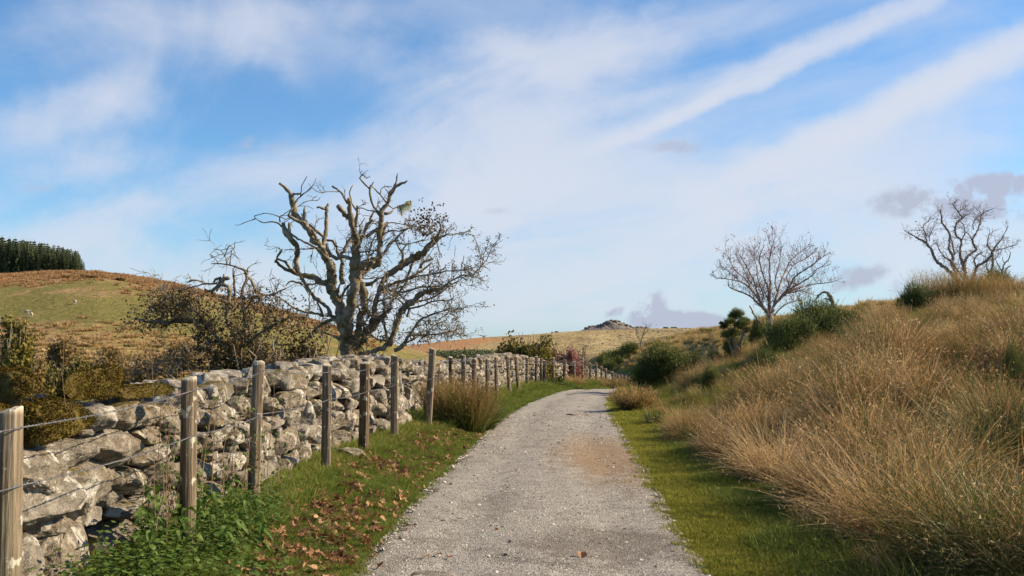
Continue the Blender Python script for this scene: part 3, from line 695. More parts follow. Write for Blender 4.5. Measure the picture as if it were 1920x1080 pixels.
def moss_coat(V, F, seed, amount=1.0):
    r = np.random.default_rng(seed); a, b, c = V[F[:, 0]], V[F[:, 1]], V[F[:, 2]]
    nn = np.cross(b - a, V[F[:, 3]] - a); ar = np.linalg.norm(nn, axis=1); nn = nn / (ar[:, None] + 1e-9)
    cen = V[F].mean(1); nn *= np.sign((nn * cen).sum(1))[:, None]
    lim = np.where(nn[:, 2] > (-.3 if amount > .9 else .05), 1.0, .12)
    lim = lim * sst(-.22, .12, fbm(cen * 6 + seed, 3, 8) + (.25 if amount > .9 else .05)) + .01
    n = int(min(12000, ar.sum() * 22000)); k = r.choice(len(F), n, p=ar * lim / (ar * lim).sum())
    w = r.random((n, 3)); w /= w.sum(1, keepdims=True)
    p = a[k] * w[:, :1] + b[k] * w[:, 1:2] + V[F[k, 2]] * w[:, 2:]
    d = nn[k] + r.normal(0, .55, (n, 3)); d[:, 2] -= .12; d /= np.linalg.norm(d, axis=1, keepdims=True)
    ln = r.uniform(.003, .010, (n, 1)) * (1 + .6 * vn(p * 9, 3)[:, None]); sd_ = np.cross(d, r.normal(size=(n, 3))); sd_ /= np.linalg.norm(sd_, axis=1, keepdims=True)
    wd = .0035
    p = p + nn[k] * (.012 * fbm(p * 14 + seed, 3, 12) + .012)[:, None]; ln = ln * (.6 + .9 * np.clip(.5 + vn(p * 25, 13), 0, 1))[:, None]
    VV = np.stack([p - sd_ * wd - nn[k] * .004, p + sd_ * wd - nn[k] * .004, p + d * ln], 1).reshape(-1, 3)
    tt = np.clip(.5 + .38 * vn(p * 7, 5) + r.uniform(-.25, .25, n), 0, 1)
    T = np.repeat(tt, 3)
    return mesh('moss_cushion', VV, np.arange(3 * n).reshape(-1, 3), T)
def w1h(Y): return float(np.interp(Y, [0, 5, 6, 7.2, 8.5, 10.5, 12.2, 12.9, 14, 16, 18, 18.9], [1.34, 1.36, 1.38, 1.36, 1.30, 1.29, 1.31, 1.40, 1.42, 1.43, 1.43, 1.36]))
def w1z(Y): return float(np.interp(Y, [0, 20], [.02, .16]))
# the boulders nearest the camera, each where it lies in the face: corners in photo pixels
def facebox(x0, y0, x1, y1, prot=0.02, dep=.24, m=0.0, dz=0.0):
    Ys = [-2.46 * FPX / (x - 960) for x in (x0, x1)]; Yc = sum(Ys) / 2
    zt, zb_ = P((x0 + x1) / 2, y0, Yc)[2], P((x0 + x1) / 2, y1, Yc)[2]
    return (Yc, (zt + zb_) / 2, (Ys[1] - Ys[0]) / 2 * 1.16, (zt - zb_) / 2 * 1.22, prot, dep, m)
def zc(a, b, c, d, **k): return facebox(a / 2.454, 640 + b / 2.454, c / 2.454, 640 + d / 2.454, **k)
near = [(5.62, 1.36, .13, .13, -.02, .22, .8), zc(-60, 285, 90, 345, m=1.0, prot=.06, dep=.16), zc(175, 262, 375, 460, m=.95, prot=.08, dep=.12),
        zc(352, 140, 570, 268, m=1.0, prot=.05, dep=.06), zc(365, 275, 455, 470, prot=.0), zc(430, 290, 560, 440, prot=.04), zc(560, 275, 695, 400, m=.5), zc(670, 285, 800, 385, m=.35),
        zc(140, 465, 345, 695, prot=.05), zc(345, 445, 520, 575), zc(340, 560, 425, 675, prot=-.05), zc(505, 395, 695, 565, prot=.03), zc(430, 550, 520, 645, prot=-.08),
        zc(60, 675, 402, 905, prot=.06, dep=.3), zc(385, 570, 650, 800, prot=.02, dep=.28), zc(60, 610, 178, 720, prot=.0), zc(60, 895, 250, 965, prot=.0), zc(315, 815, 412, 925, prot=-.02),
        zc(40, 925, 262, 1230, prot=.03), zc(236, 755, 622, 1330, prot=.06, dep=.3), zc(585, 700, 645, 765, prot=-.03), zc(630, 735, 725, 815), zc(640, 555, 765, 695, prot=.02), zc(585, 575, 655, 705, prot=-.04),
        zc(70, 325, 162, 465, m=.5, prot=-.02), zc(60, 462, 168, 615, m=.5, prot=-.05), zc(600, 815, 760, 1000), zc(610, 990, 760, 1150), zc(700, 385, 815, 470, m=.2), zc(695, 465, 820, 560), zc(600, 205, 810, 255, m=.85, prot=.0, dep=.06),
        zc(725, 690, 860, 860), zc(765, 560, 880, 700), zc(800, 300, 905, 420, m=.4), zc(810, 415, 905, 560)]
cover_y = 2.46 * FPX / (960 - 885 / 2.454)
wall1 = stone_wall('stone_wall', W1, 2.6, 18.8, 'near stretch of lichened dry stone wall with mossy boulders on top', 3, w1z, w1h, .44, lambda Y: 14 if Y < 10 else 9, 300, near,
                   skip=lambda y, z: 5.0 < y < cover_y, mossy=.05)
_sh = []
for k in range(16):
    V, F = rock((1, 1, 1), 900 + k, 5, .17, 7); V /= np.abs(V).max(0); _sh.append(mesh('far_stone', V, F)); _sh[-1].materials.append(M['rock'])
w2z = lambda Y: float(G(W2(Y) - .1, Y, False)) - .05
w2h = lambda Y: w2z(Y) + float(np.interp(Y, [20, 23, 27, 31, 34, 38, 44, 50, 60, 70, 90], [1.12, 1.18, 1.12, 1.25, 1.32, 1.30, 1.28, 1.18, 1.05, .85, .7]))
wall2 = stone_wall('stone_wall', W2, 20.5, 92, 'far stretch of pale dry stone wall curving behind the fence posts', 8, w2z, w2h, .40, lambda Y: 5, 300, (), shared=_sh)
o = place('fallen_stone', rock_mesh('fallen_stone', (.17, .28, .13), 77, 12, .14, 7), M['rock'], None, (-1.93, 12.9, .26), (0, 0, .3)); tagit(o, 'low rounded stone lying in the grass by a fence post foot', 'stone'); o['moss'] = .25

# ---------------------------------------------------------------- fence
posts = [(20, 770, 4.6, 46, .0), (355, 710, 7.1, 29, .35), (485, 680, 9.2, 22.5, .1), (613, 685, 11.6, 18, .1), (684.5, 681, 13.6, 18.5, .75), (740, 667, 15.8, 14.5, .0), (811, 654, 18.6, 13, .0), (845, 670, 21.5, 9, .9),
         (869, 666, 24, 8.5, .3), (889, 673, 26.3, 9, .5), (913.5, 674, 28.6, 8, .3), (930, 670, 30.5, 7, .4), (951.5, 669, 32.5, 7, .2), (967, 669, 35, 7, .2), (988, 671, 37.5, 6, .4), (1006, 669, 40, 6, .4), (1015, 672, 41.5, 6, .5),
         (1020.5, 676, 42.5, 8, .5), (1037, 671, 45.5, 6.5, .4), (1058.6, 674, 49, 6.5, .5), (1076, 678, 53, 6, .4), (1092, 671.6, 57, 5.5, .2), (1106.5, 681, 61.5, 4.5, .5), (1118, 680, 66, 5, .4), (1128, 687, 70.5, 4.5, .6), (1136, 691.5, 75, 4.5, .7),
         (1149, 697, 80, 4, .3), (1154, 700, 83, 4, .3), (1160, 703, 85.5, 4, .5), (1166, 703, 88, 4, .3), (1173, 704, 90.5, 4, .4), (1179, 706, 93, 4, .3)]
foot = {6: (803, 798), 7: (848, 784), 12: (956, 746.5), 13: (973, 738.5), 1: (357, 975), 2: (478, 925)}
fence = empty('post_and_wire_fence', (0, 30, 0), label='weathered round post and barbed wire fence in front of the stone wall', cat='fence')
pr_ = np.random.default_rng(12); ptop = []
for k, (px, py, Y, w, dk) in enumerate(posts):
    t = P(px, py, Y); rad = w / 2 / FPX * Y
    gz = float(G(t[0], Y)) - .08
    bx = (foot[k][0] - 960) / FPX * Y if k in foot else t[0] + pr_.normal(0, .012)
    ns = 16 if k < 8 else 8; zs = np.concatenate([np.linspace(0, 1, 14 if k < 8 else 5)])
    L = t[2] - gz; a = np.linspace(0, 2 * np.pi, ns, endpoint=False)
    V = []
    ph = pr_.uniform(0, 6)
    for z_ in zs:
        cx = (t[0] - bx) * z_; wob = .05 * rad * math.sin(z_ * 5 + ph)
        rr = rad * (1.04 - .06 * z_) * (1 + .05 * np.sin(3 * a + ph) + .035 * np.sin(7 * a + 2 * ph + z_ * 2) + pr_.uniform(-.02, .02, ns))
        if k < 8:
            crack = int(ph * 2) % ns; rr[crack] *= .86; rr[(crack + 5) % ns] *= .93
        V.append(np.stack([cx + wob + rr * np.cos(a), rr * np.sin(a), np.full(ns, z_ * L) + (z_ == 1) * (.25 * rad * np.cos(a + ph) + pr_.uniform(-.004, .004, ns))], 1))
    n0 = len(zs)
    V.append(V[-1] * [1, 1, 1] * np.array([.9, .9, 1]) + np.array([(t[0] - bx) * .1, 0, .006])); V.append(np.array([[(t[0] - bx), 0, L + .008]]))
    V = np.concatenate(V); i = np.arange(n0)[:, None] * ns; j = np.arange(ns)[None]
    F = np.stack([i + j, i + (j + 1) % ns, i + ns + (j + 1) % ns, i + ns + j], -1).reshape(-1, 4)
    q = np.arange(ns); T3 = np.stack([n0 * ns + q, n0 * ns + (q + 1) % ns, np.full(ns, (n0 + 1) * ns)], 1)
    o = place('post', mesh('post', V, [F, T3]), M['post'], fence, (bx, Y - 30, gz)); o['dark'] = dk
    ptop.append((t[0], Y, t[2], rad, bx, gz))
def wire_pts(zoff, side=1.0, sag=.02, reach=30):
    out = []
    for a, b in zip(ptop[:-1], ptop[1:]):
        A = np.array((a[0] + a[3] * side, a[1], a[2] + zoff(a))); B = np.array((b[0] + b[3] * side, b[1], b[2] + zoff(b)))
        for s in np.linspace(0, 1, 12, endpoint=False): p = A + (B - A) * s; p[2] -= sag * 4 * s * (1 - s); out.append(p)
    out.append(B); return np.array(out)
for nm, zo, rust in (('wire', lambda a: -.07 if a[1] < 22 else -.12, 0), ('wire', lambda a: (1.01 + .004 * (a[1] - 5) if a[1] < 19 else 1.07 + (a[5] - .05) * .9) - a[2] if a[1] < 60 else -.42, 0)):
    c = wire_pts(zo); first = c[0] + (c[0] - c[12]) * 1.0; c = np.concatenate([[first], c])
    acc = Acc(); dense = []
    for i in range(len(c) - 1):
        m = 14 if c[i][1] < 14 else 2
        for s in np.linspace(0, 1, m, endpoint=False): dense.append(c[i] + (c[i + 1] - c[i]) * s)
    dense = np.array(dense); d0 = np.cumsum(np.r_[0, np.linalg.norm(np.diff(dense, axis=0), axis=1)])
    nearm = dense[:, 1] < 14
    for ph in (0, math.pi):
        q = dense[nearm]; an = d0[nearm] * 95 + ph; q = q + np.stack([np.cos(an), 0 * an, np.sin(an)], 1) * .0028
        add_tube(acc, q, .0019, sides=5, cap=False)
    fq = dense[~nearm]; add_tube(acc, fq, np.clip(fq[:, 1] * .00013, .0022, .006), sides=4, cap=False)
    s = 0.05; r = np.random.default_rng(3)
    while s < d0[-1]:
        p = np.array([np.interp(s, d0, dense[:, k]) for k in range(3)])
        if p[1] > 26: break
        w = max(.0014, p[1] * .00011)
        for _ in range(4):
            d = r.normal(size=3); d[1] *= .4; d /= np.linalg.norm(d); add_tube(acc, np.array([p - d * .004, p + d * .017]), [w, w * .3], sides=3, cap=False)
        add_tube(acc, np.array([p - (0, .007, 0), p + (0, .007, 0)]), .0055, sides=5)
        s += .125
    o = place(nm, acc.mesh('wire'), M['wire'], fence, (0, -30, 0)); o['rust'] = float(rust)
o = None
acc = Acc(); c = wire_pts(lambda a: -.05, sag=.03); c = c[c[:, 1] > 26]; add_tube(acc, c, np.clip(c[:, 1] * .00013, .003, .008), sides=4)
o = place('rusty_wire', acc.mesh('rusty_wire'), M['wire'], fence, (0, -30, 0)); o['rust'] = 1.0
# ---------------------------------------------------------------- trees
def catmull(p, step):
    p = np.asarray(p, float); out = []
    q = np.concatenate([[2 * p[0] - p[1]], p, [2 * p[-1] - p[-2]]])
    for i in range(1, len(q) - 2):
        n = max(2, int(np.linalg.norm(q[i + 1][:3] - q[i][:3]) / step))
        for s in np.linspace(0, 1, n, endpoint=False):
            out.append(.5 * ((2 * q[i]) + (-q[i - 1] + q[i + 1]) * s + (2 * q[i - 1] - 5 * q[i] + 4 * q[i + 1] - q[i + 2]) * s * s + (-q[i - 1] + 3 * q[i] - 3 * q[i + 1] + q[i + 2]) * s ** 3))
    out.append(q[-2]); return np.array(out)
def limbs_from(lst, Y0, seed, spread=.5, knob=.17, base=None):
    """limbs drawn as (frame, [(x, y, half width)...]) -> world polylines with depth; each starts on the nearest limb before it"""
    r = np.random.default_rng(seed); out = []; allp = []
    fr = {'A': (440, 310, 5.4), 'B': (660, 310, 5.4), 'C': (480, 490, 5.4), 'D': (680, 490, 5.4), 'E': (260, 450, 4.153), 'F': (1320, 430, 4.5), 'G': (1670, 360, 5.4)}
    for item in lst:
        px = []
        for seg in item:
            ox, oy, k = fr[seg[0]]
            px += [(ox + x / k, oy + y / k, w / k) for x, y, w in seg[1]]
        px = np.array(px); d0 = 0.0
        if allp:
            ap = np.concatenate(allp); d_a = np.hypot(*(ap[:, :2] - px[0, :2]).T); d_b = np.hypot(*(ap[:, :2] - px[-1, :2]).T)
            if d_b.min() < d_a.min() - 3 and d_b.min() < 14: px = px[::-1]; d_a = d_b
            k = d_a.argmin(); d0 = ap[k, 2] if d_a.min() < 30 else r.uniform(-.3, .3)
        ln = np.concatenate([[0], np.cumsum(np.hypot(*np.diff(px[:, :2], axis=0).T))]) / FPX * Y0
        sl = r.uniform(-1, 1) * spread; dep = d0 + sl * ln + .10 * np.sin(ln * 3 + r.uniform(0, 6)) * np.clip(ln, 0, 1)
        allp.append(np.column_stack([px[:, :2], dep]))
        pts = np.array([P(a, b, Y0 + d) for (a, b, w), d in zip(px, dep)]); rad = px[:, 2] / FPX * (Y0 + dep)
        c = catmull(np.column_stack([pts, rad]), max(.05, rad.mean() * 1.1))
        jit = np.minimum(c[:, 3:4] * .3, .024)
        c[1:-1, :3] += r.normal(size=(len(c) - 2, 3)) * jit[1:-1]
        c[:, 3] = np.clip(c[:, 3] * 1.1 * (1 + r.uniform(-knob, knob * 1.5, len(c))), .003, 9)
        out.append(c)
    return out
def twigs_on(limbs, n, seed, length=(.15, .6), rad=.006, up=.25, fork=2, maxr=.06, crook=.55, where=None, minr=.0022):
    """crooked thorny twigs growing out of the limbs; returns polylines and their tips"""
    r = np.random.default_rng(seed); P_ = np.concatenate([l[2:] for l in limbs if len(l) > 3]); T_ = np.concatenate([np.gradient(l[:, :3], axis=0)[2:] for l in limbs if len(l) > 3])
    w = np.clip(1 - P_[:, 3] / maxr, .03, 1) * np.linalg.norm(T_, axis=1)
    if where is not None: w = w * where(P_)
    idx = r.choice(len(P_), n, p=w / w.sum()); out = []; tips = []
    def grow(p, d, L, rd, lev):
        m = max(3, int(L / .055)); pts = [p]; d = d / np.linalg.norm(d)
        for _ in range(m):
            d = d + r.normal(0, crook * .5, 3); d[2] += up * .12; d /= np.linalg.norm(d); pts.append(pts[-1] + d * L / m)
        pts = np.array(pts); out.append((pts, np.linspace(rd, max(minr, rd * .35), len(pts)))); tips.append(pts[-1])
        if lev > 0:
            for _ in range(r.integers(1, 4)):
                k = r.integers(1, len(pts)); e = pts[min(k + 1, len(pts) - 1)] - pts[k - 1]; e = e / (np.linalg.norm(e) + 1e-9) + r.normal(0, .75, 3)
                grow(pts[k], e, L * r.uniform(.35, .7), rd * .7, lev - 1)
    for i in idx:
        t = T_[i] / (np.linalg.norm(T_[i]) + 1e-9); d = t * r.uniform(.0, .9) + r.normal(0, .8, 3); d[2] += up
        L = r.uniform(*length) * r.uniform(.5, 1); grow(P_[i, :3], d, L, min(rad * r.uniform(.7, 1.3), P_[i, 3] * .8), fork if r.random() < .6 else max(fork - 1, 0))
    return out, np.array(tips)
def tw_mesh(name, tw, base, sides=3):
    a = Acc()
    for pts, rd in tw: add_tube(a, pts - base, rd, sides=sides, cap=False)
    return a.mesh(name)
def leaf_mesh(name, pts, size, seed, n_per=5, spread=.05, tint=(.2, .9), flat=0.0):
    r = np.random.default_rng(seed); n = len(pts) * n_per
    c = np.repeat(pts, n_per, 0) + r.normal(0, spread, (n, 3))
    d = r.normal(size=(n, 3)); d[:, 2] *= (1 - flat); d /= np.linalg.norm(d, axis=1, keepdims=True); s = np.cross(d, r.normal(size=(n, 3))); s /= np.linalg.norm(s, axis=1, keepdims=True)
    L = size * r.uniform(.6, 1.3, (n, 1)); nn = np.cross(d, s)
    V = np.stack([c, c + d * L * .5 + s * L * .36 + nn * L * .1, c + d * L, c + d * L * .5 - s * L * .36 + nn * L * .1], 1).reshape(-1, 3)
    T = np.repeat(np.clip(r.uniform(*tint, n), 0, 1), 4)
    return mesh(name, V, np.arange(4 * n).reshape(-1, 4), T)
def build_tree(name, limbs, base, label, cat, bark, seed, trunk_n=1, group=None, sides=7):
    rt = empty(name, base, label=label, cat=cat, group=group); base = np.array(base, float)
    for k, c in enumerate(limbs):
        a = Acc(); sd_ = sides if c[:, 3].max() > .03 else 5
        add_tube(a, c[:, :3] - base, c[:, 3], sides=sd_ + (3 if c[:, 3].max() > .07 else 0), jit=.09)
        nm = 'trunk' if k < trunk_n else ('limb' if c[:, 3].mean() > .016 else 'branch')
        place(nm, a.mesh(nm, smooth=True), bark, rt)
    return rt
main_l = [
 [('C', [(960, 1060, 95), (955, 960, 78), (950, 880, 66), (935, 800, 56)])],
 [('C', [(930, 930, 52), (900, 760, 48), (870, 600, 45), (860, 480, 42), (800, 380, 40), (770, 270, 38), (720, 225, 34), (640, 190, 28), (540, 155, 26), (450, 140, 24), (420, 100, 22)]), ('A', [(625, 1000, 24), (630, 900, 24), (620, 820, 24), (590, 760, 24), (530, 700, 24), (500, 640, 20), (490, 588, 15)])],
 [('C', [(900, 700, 38), (850, 500, 36), (790, 300, 36), (760, 190, 38), (750, 90, 38)]), ('A', [(975, 1060, 40), (940, 960, 38), (890, 860, 32), (850, 800, 26), (790, 770, 28), (750, 660, 30), (690, 580, 28), (630, 520, 26), (590, 420, 28), (580, 320, 26), (560, 280, 18), (500, 220, 12), (450, 180, 11)])],
 [('C', [(930, 850, 50), (920, 700, 50), (930, 560, 48), (960, 400, 45), (1000, 250, 42), (1000, 120, 42)]), ('A', [(1215, 1080, 40), (1210, 960, 40), (1230, 850, 34), (1230, 740, 30), (1200, 640, 28), (1170, 550, 26), (1165, 470, 22), (1155, 400, 20), (1158, 335, 17)])],
 [('C', [(1000, 850, 40), (1040, 700, 32), (1060, 560, 30), (1100, 440, 30), (1090, 330, 30), (1060, 230, 28), (1040, 130, 28), (1075, 40, 28)]), ('B', [(270, 1000, 25), (275, 880, 22), (275, 760, 22), (285, 650, 24), (290, 560, 26), (300, 490, 27), (330, 420, 18), (375, 350, 17), (395, 270, 19), (430, 225, 16), (500, 185, 10), (560, 155, 8)])],
 [('C', [(960, 900, 46), (1060, 790, 46)]), ('D', [(60, 690, 44), (130, 620, 34), (200, 560, 24), (270, 490, 16), (300, 470, 12)])],
 [('D', [(90, 640, 26), (110, 540, 24), (130, 430, 22), (160, 330, 22), (210, 210, 24), (250, 150, 26), (350, 80, 30), (430, 30, 30)]), ('B', [(540, 990, 32), (640, 930, 30), (740, 860, 26), (820, 790, 24), (880, 740, 16), (930, 710, 10), (1000, 705, 6), (1100, 685, 5), (1200, 665, 3.5)])],
 [('D', [(-60, 960, 30), (140, 900, 24), (270, 830, 22), (320, 740, 22), (350, 640, 24), (380, 540, 26), (420, 470, 30), (500, 410, 28), (560, 350, 24), (640, 310, 20), (720, 290, 22), (790, 285, 14), (850, 230, 8), (950, 170, 7), (1060, 140, 6), (1180, 170, 5), (1240, 200, 3)])],
 [('A', [(545, 690, 17), (550, 630, 17), (558, 580, 15)])], [('A', [(480, 625, 9), (430, 580, 8), (360, 572, 6), (290, 580, 5), (230, 550, 5), (200, 515, 4), (270, 495, 4), (330, 485, 4), (440, 515, 5), (520, 545, 4)])],
 [('A', [(210, 540, 5), (140, 565, 3.5), (30, 605, 3), (5, 595, 2)])], [('A', [(460, 575, 7), (455, 520, 5), (490, 500, 4), (570, 450, 4), (650, 415, 4), (700, 375, 4), (770, 355, 4), (835, 355, 4), (868, 322, 3)])],
 [('A', [(780, 352, 3), (800, 330, 3), (835, 310, 2)])], [('A', [(655, 412, 3), (740, 415, 3), (800, 445, 2)])], [('A', [(560, 680, 8), (620, 730, 9), (720, 785, 10), (830, 840, 12), (880, 890, 14), (945, 965, 18)])],
 [('C', [(440, 140, 16), (330, 100, 14), (270, 60, 14), (210, 10, 14)]), ('A', [(420, 965, 13), (430, 930, 10), (465, 880, 10), (482, 850, 8)])], [('A', [(440, 950, 10), (510, 980, 11), (560, 1040, 12), (610, 1085, 12)])],
 [('A', [(470, 860, 4), (430, 830, 3), (370, 850, 2), (320, 845, 2)])], [('A', [(500, 858, 4), (600, 850, 4), (700, 848, 5), (810, 842, 7)])],
 [('A', [(585, 290, 12), (640, 290, 11), (672, 288, 9)])], [('A', [(685, 575, 17), (600, 545, 14), (540, 508, 13)])], [('A', [(690, 560, 11), (705, 480, 12), (712, 420, 7)])],
 [('A', [(690, 530, 10), (760, 610, 12), (840, 670, 12), (890, 715, 14), (905, 760, 18)])], [('A', [(870, 820, 18), (820, 720, 16), (780, 650, 12)])],
 [('A', [(885, 850, 24), (915, 730, 20), (930, 620, 18), (925, 520, 16), (935, 440, 18), (952, 388, 12)])], [('A', [(930, 445, 12), (880, 430, 12), (832, 428, 10)])],
 [('A', [(930, 760, 10), (1000, 770, 12), (1030, 830, 14), (1055, 930, 16)])], [('A', [(935, 790, 14), (960, 880, 16), (1020, 940, 18), (1110, 930, 18), (1200, 960, 20)])],
 [('A', [(1150, 540, 24), (1100, 470, 22), (1042, 408, 17)])], [('A', [(1145, 385, 12), (1090, 300, 11), (1050, 250, 9), (990, 212, 8)])], [('A', [(1050, 268, 4), (950, 265, 4), (870, 278, 4), (800, 240, 3), (745, 182, 2)])],
 [('A', [(1220, 620, 18), (1235, 500, 14), (1240, 405, 10)])], [('A', [(1060, 940, 16), (1120, 840, 16), (1170, 760, 14), (1200, 700, 10)])], [('A', [(1250, 800, 18), (1310, 680, 17), (1350, 600, 15), (1400, 548, 13)])],
 [('B', [(425, 212, 9), (455, 150, 8), (462, 80, 4)])], [('B', [(280, 475, 12), (220, 420, 10), (190, 330, 10), (185, 260, 11), (200, 200, 8), (225, 165, 4)])], [('B', [(182, 240, 9), (120, 180, 8), (85, 130, 8), (118, 80, 4)])],
 [('B', [(180, 200, 6), (260, 270, 6), (330, 350, 9), (355, 380, 12), (400, 430, 6), (440, 430, 5), (580, 380, 5)])], [('B', [(290, 285, 4), (295, 240, 4), (340, 215, 4), (405, 215, 4)])], [('B', [(330, 490, 16), (395, 475, 10), (430, 440, 5)])],
 [('B', [(270, 470, 7), (160, 455, 5), (100, 430, 5), (30, 440, 4)])], [('B', [(150, 720, 18), (200, 680, 16), (280, 630, 14)])], [('B', [(300, 790, 14), (320, 660, 18), (358, 580, 15)])],
 [('B', [(325, 690, 9), (400, 660, 7), (480, 665, 6), (560, 640, 5), (600, 625, 4)])], [('B', [(350, 580, 6), (480, 590, 5), (560, 610, 4), (660, 622, 4), (740, 600, 3)])], [('B', [(290, 940, 16), (380, 800, 14), (440, 740, 10), (540, 655, 5)])],
 [('B', [(440, 755, 5), (500, 795, 5), (600, 790, 5), (690, 765, 5), (785, 754, 3)])], [('B', [(440, 760, 7), (480, 850, 8), (512, 875, 12), (515, 960, 14), (470, 1040, 16)])], [('B', [(510, 870, 9), (530, 820, 8), (575, 798, 5)])],
 [('B', [(800, 800, 18), (860, 720, 14), (890, 660, 10), (900, 595, 5)])], [('B', [(920, 700, 4), (935, 630, 2)])], [('B', [(1150, 680, 3), (1210, 705, 3), (1260, 712, 2)])], [('B', [(865, 790, 6), (880, 860, 5), (910, 930, 4)])],
 [('B', [(690, 1045, 13), (720, 980, 13), (820, 945, 11)])], [('B', [(740, 600, 3), (780, 660, 4), (820, 750, 6)])],
 [('D', [(500, 420, 12), (600, 400, 9), (700, 370, 9), (790, 320, 8), (880, 250, 6), (960, 200, 5)])], [('D', [(430, 480, 11), (560, 460, 9), (650, 430, 8), (730, 400, 6), (930, 393, 3.5)])],
 [('D', [(200, 280, 16), (300, 230, 16), (400, 200, 16), (470, 170, 14), (560, 120, 12), (640, 60, 10), (700, 20, 8)])], [('D', [(480, 180, 12), (560, 150, 9), (700, 130, 8), (850, 100, 7), (1000, 90, 5), (1150, 60, 3)])],
 [('D', [(180, 320, 12), (250, 305, 10), (400, 310, 10), (500, 290, 10), (600, 260, 9), (760, 255, 7)])], [('D', [(150, 410, 12), (230, 385, 10), (330, 350, 8), (420, 250, 12), (470, 120, 11), (500, 30, 11)])],
 [('D', [(330, 900, 19), (380, 870, 18), (440, 790, 17), (480, 740, 12), (530, 660, 8), (580, 590, 8), (650, 560, 8), (720, 530, 7), (830, 500, 6), (870, 480, 6), (990, 480, 5), (1060, 450, 4), (1105, 456, 2.5)])],
 [('D', [(860, 500, 5), (930, 515, 4), (980, 505, 4), (1030, 520, 2)])], [('D', [(580, 590, 7), (660, 605, 5), (750, 600, 5), (830, 550, 3)])], [('D', [(625, 595, 4), (650, 670, 5), (650, 745, 4)])],
 [('D', [(475, 750, 9), (600, 745, 7), (740, 740, 7), (840, 715, 6), (940, 715, 5), (990, 755, 4), (1080, 735, 2)])], [('D', [(565, 860, 5), (560, 820, 5), (620, 760, 5), (700, 670, 4), (780, 620, 4), (890, 625, 2)])], [('D', [(930, 715, 3), (960, 690, 2), (988, 662, 2)])],
 [('D', [(450, 560, 11), (470, 480, 12)])], [('D', [(265, 830, 15), (240, 740, 14), (228, 690, 12), (215, 590, 8), (240, 540, 6)])],
 [('C', [(800, 600, 20), (740, 500, 17), (680, 430, 16), (590, 360, 14), (520, 280, 13), (485, 200, 15), (455, 150, 16)])], [('C', [(470, 235, 9), (400, 205, 8), (340, 205, 8), (300, 250, 4)])],
 [('C', [(860, 620, 22), (770, 590, 16), (690, 625, 14), (600, 690, 12), (550, 770, 13)])], [('C', [(680, 560, 11), (620, 530, 11), (520, 520, 10), (400, 480, 9), (310, 420, 7), (200, 350, 5), (60, 345, 4)])],
 [('C', [(880, 860, 18), (840, 790, 16), (760, 745, 10), (650, 712, 6)])], [('C', [(1150, 560, 16), (1060, 270, 18), (1180, 230, 16)])], [('D', [(-20, 260, 14), (60, 240, 14), (160, 180, 10), (250, 150, 8)])],
 [('C', [(1020, 140, 20), (1100, 100, 22), (1180, 30, 22)]), ('B', [(230, 960, 20), (300, 900, 18)])], [('C', [(880, 230, 20), (860, 100, 20), (870, 20, 18)]), ('A', [(1090, 1010, 18), (1080, 940, 16)])],
]
TY = 20.0
tb = P(657, 700, TY); tb[2] = float(G(tb[0], TY)) - .05
ML = limbs_from(main_l, TY, 4, .55)
ML[0][-1]  # the bole
bole = catmull([(tb[0], TY, tb[2], .40), (tb[0] - .02, TY, tb[2] + .5, .27), (ML[0][0][0], ML[0][0][1], ML[0][0][2] + .05, .22)], .1); ML.insert(0, bole)
hawthorn = build_tree('hawthorn_tree', ML, tuple(tb), 'large gnarled half-dead hawthorn with mossy broken limbs behind the near wall', 'tree', M['bark'], 1, 2)
sec, _t = twigs_on(ML[1:], 46, 77, (.5, 1.15), .024, .5, 1, .3, .42, minr=.007, where=lambda p: np.where(p[:, 2] > tb[2] + 3.1, .1, 1) * np.where(np.abs(p[:, 0] - tb[0]) < 1.4, 1.5, .7))
SEC = [np.column_stack([a_, b_]) for a_, b_ in sec]
for c in SEC: a = Acc(); add_tube(a, c[:, :3] - tb, c[:, 3], sides=5, jit=.12); place('branch', a.mesh('branch', smooth=True), M['bark'], hawthorn)
tw, tips = twigs_on(ML + SEC, 860, 11, (.12, .42), .0095, .2, 2, .08, minr=.004, where=lambda p: np.where(p[:, 0] > tb[0] + .1, 1.6, .6) * np.where(p[:, 2] > tb[2] + 3.7, .12, 1))
o = place('twigs', tw_mesh('twigs', tw, tb), M['twig'], hawthorn); o['kind'] = 'stuff'
keep = tips[(tips[:, 0] > tb[0] + .9) | (tips[:, 2] < tb[2] + 2.3)]
o = place('leaves', leaf_mesh('leaves', keep[::2] - tb, .032, 5, 2, .04, (.2, 1)), M['brown_leaf'], hawthorn); o['kind'] = 'stuff'
cl = []
for (a, b, n, s) in ((800, 570, 60, .16), (790, 640, 40, .14), (710, 580, 40, .16), (690, 650, 25, .12)):    # the withered sprays at the upper right
    c = P(660 + a / 5.4, 310 + b / 5.4, TY + .2); cl.append(c + rng.normal(0, s, (n, 3)) * (1, 1, 1))
o = place('withered_leaves', leaf_mesh('withered_leaves', np.concatenate(cl) - tb, .05, 6, 3, .03, (0, .5)), M['brown_leaf'], hawthorn); o['kind'] = 'stuff'
a = Acc(); lr = np.random.default_rng(4)
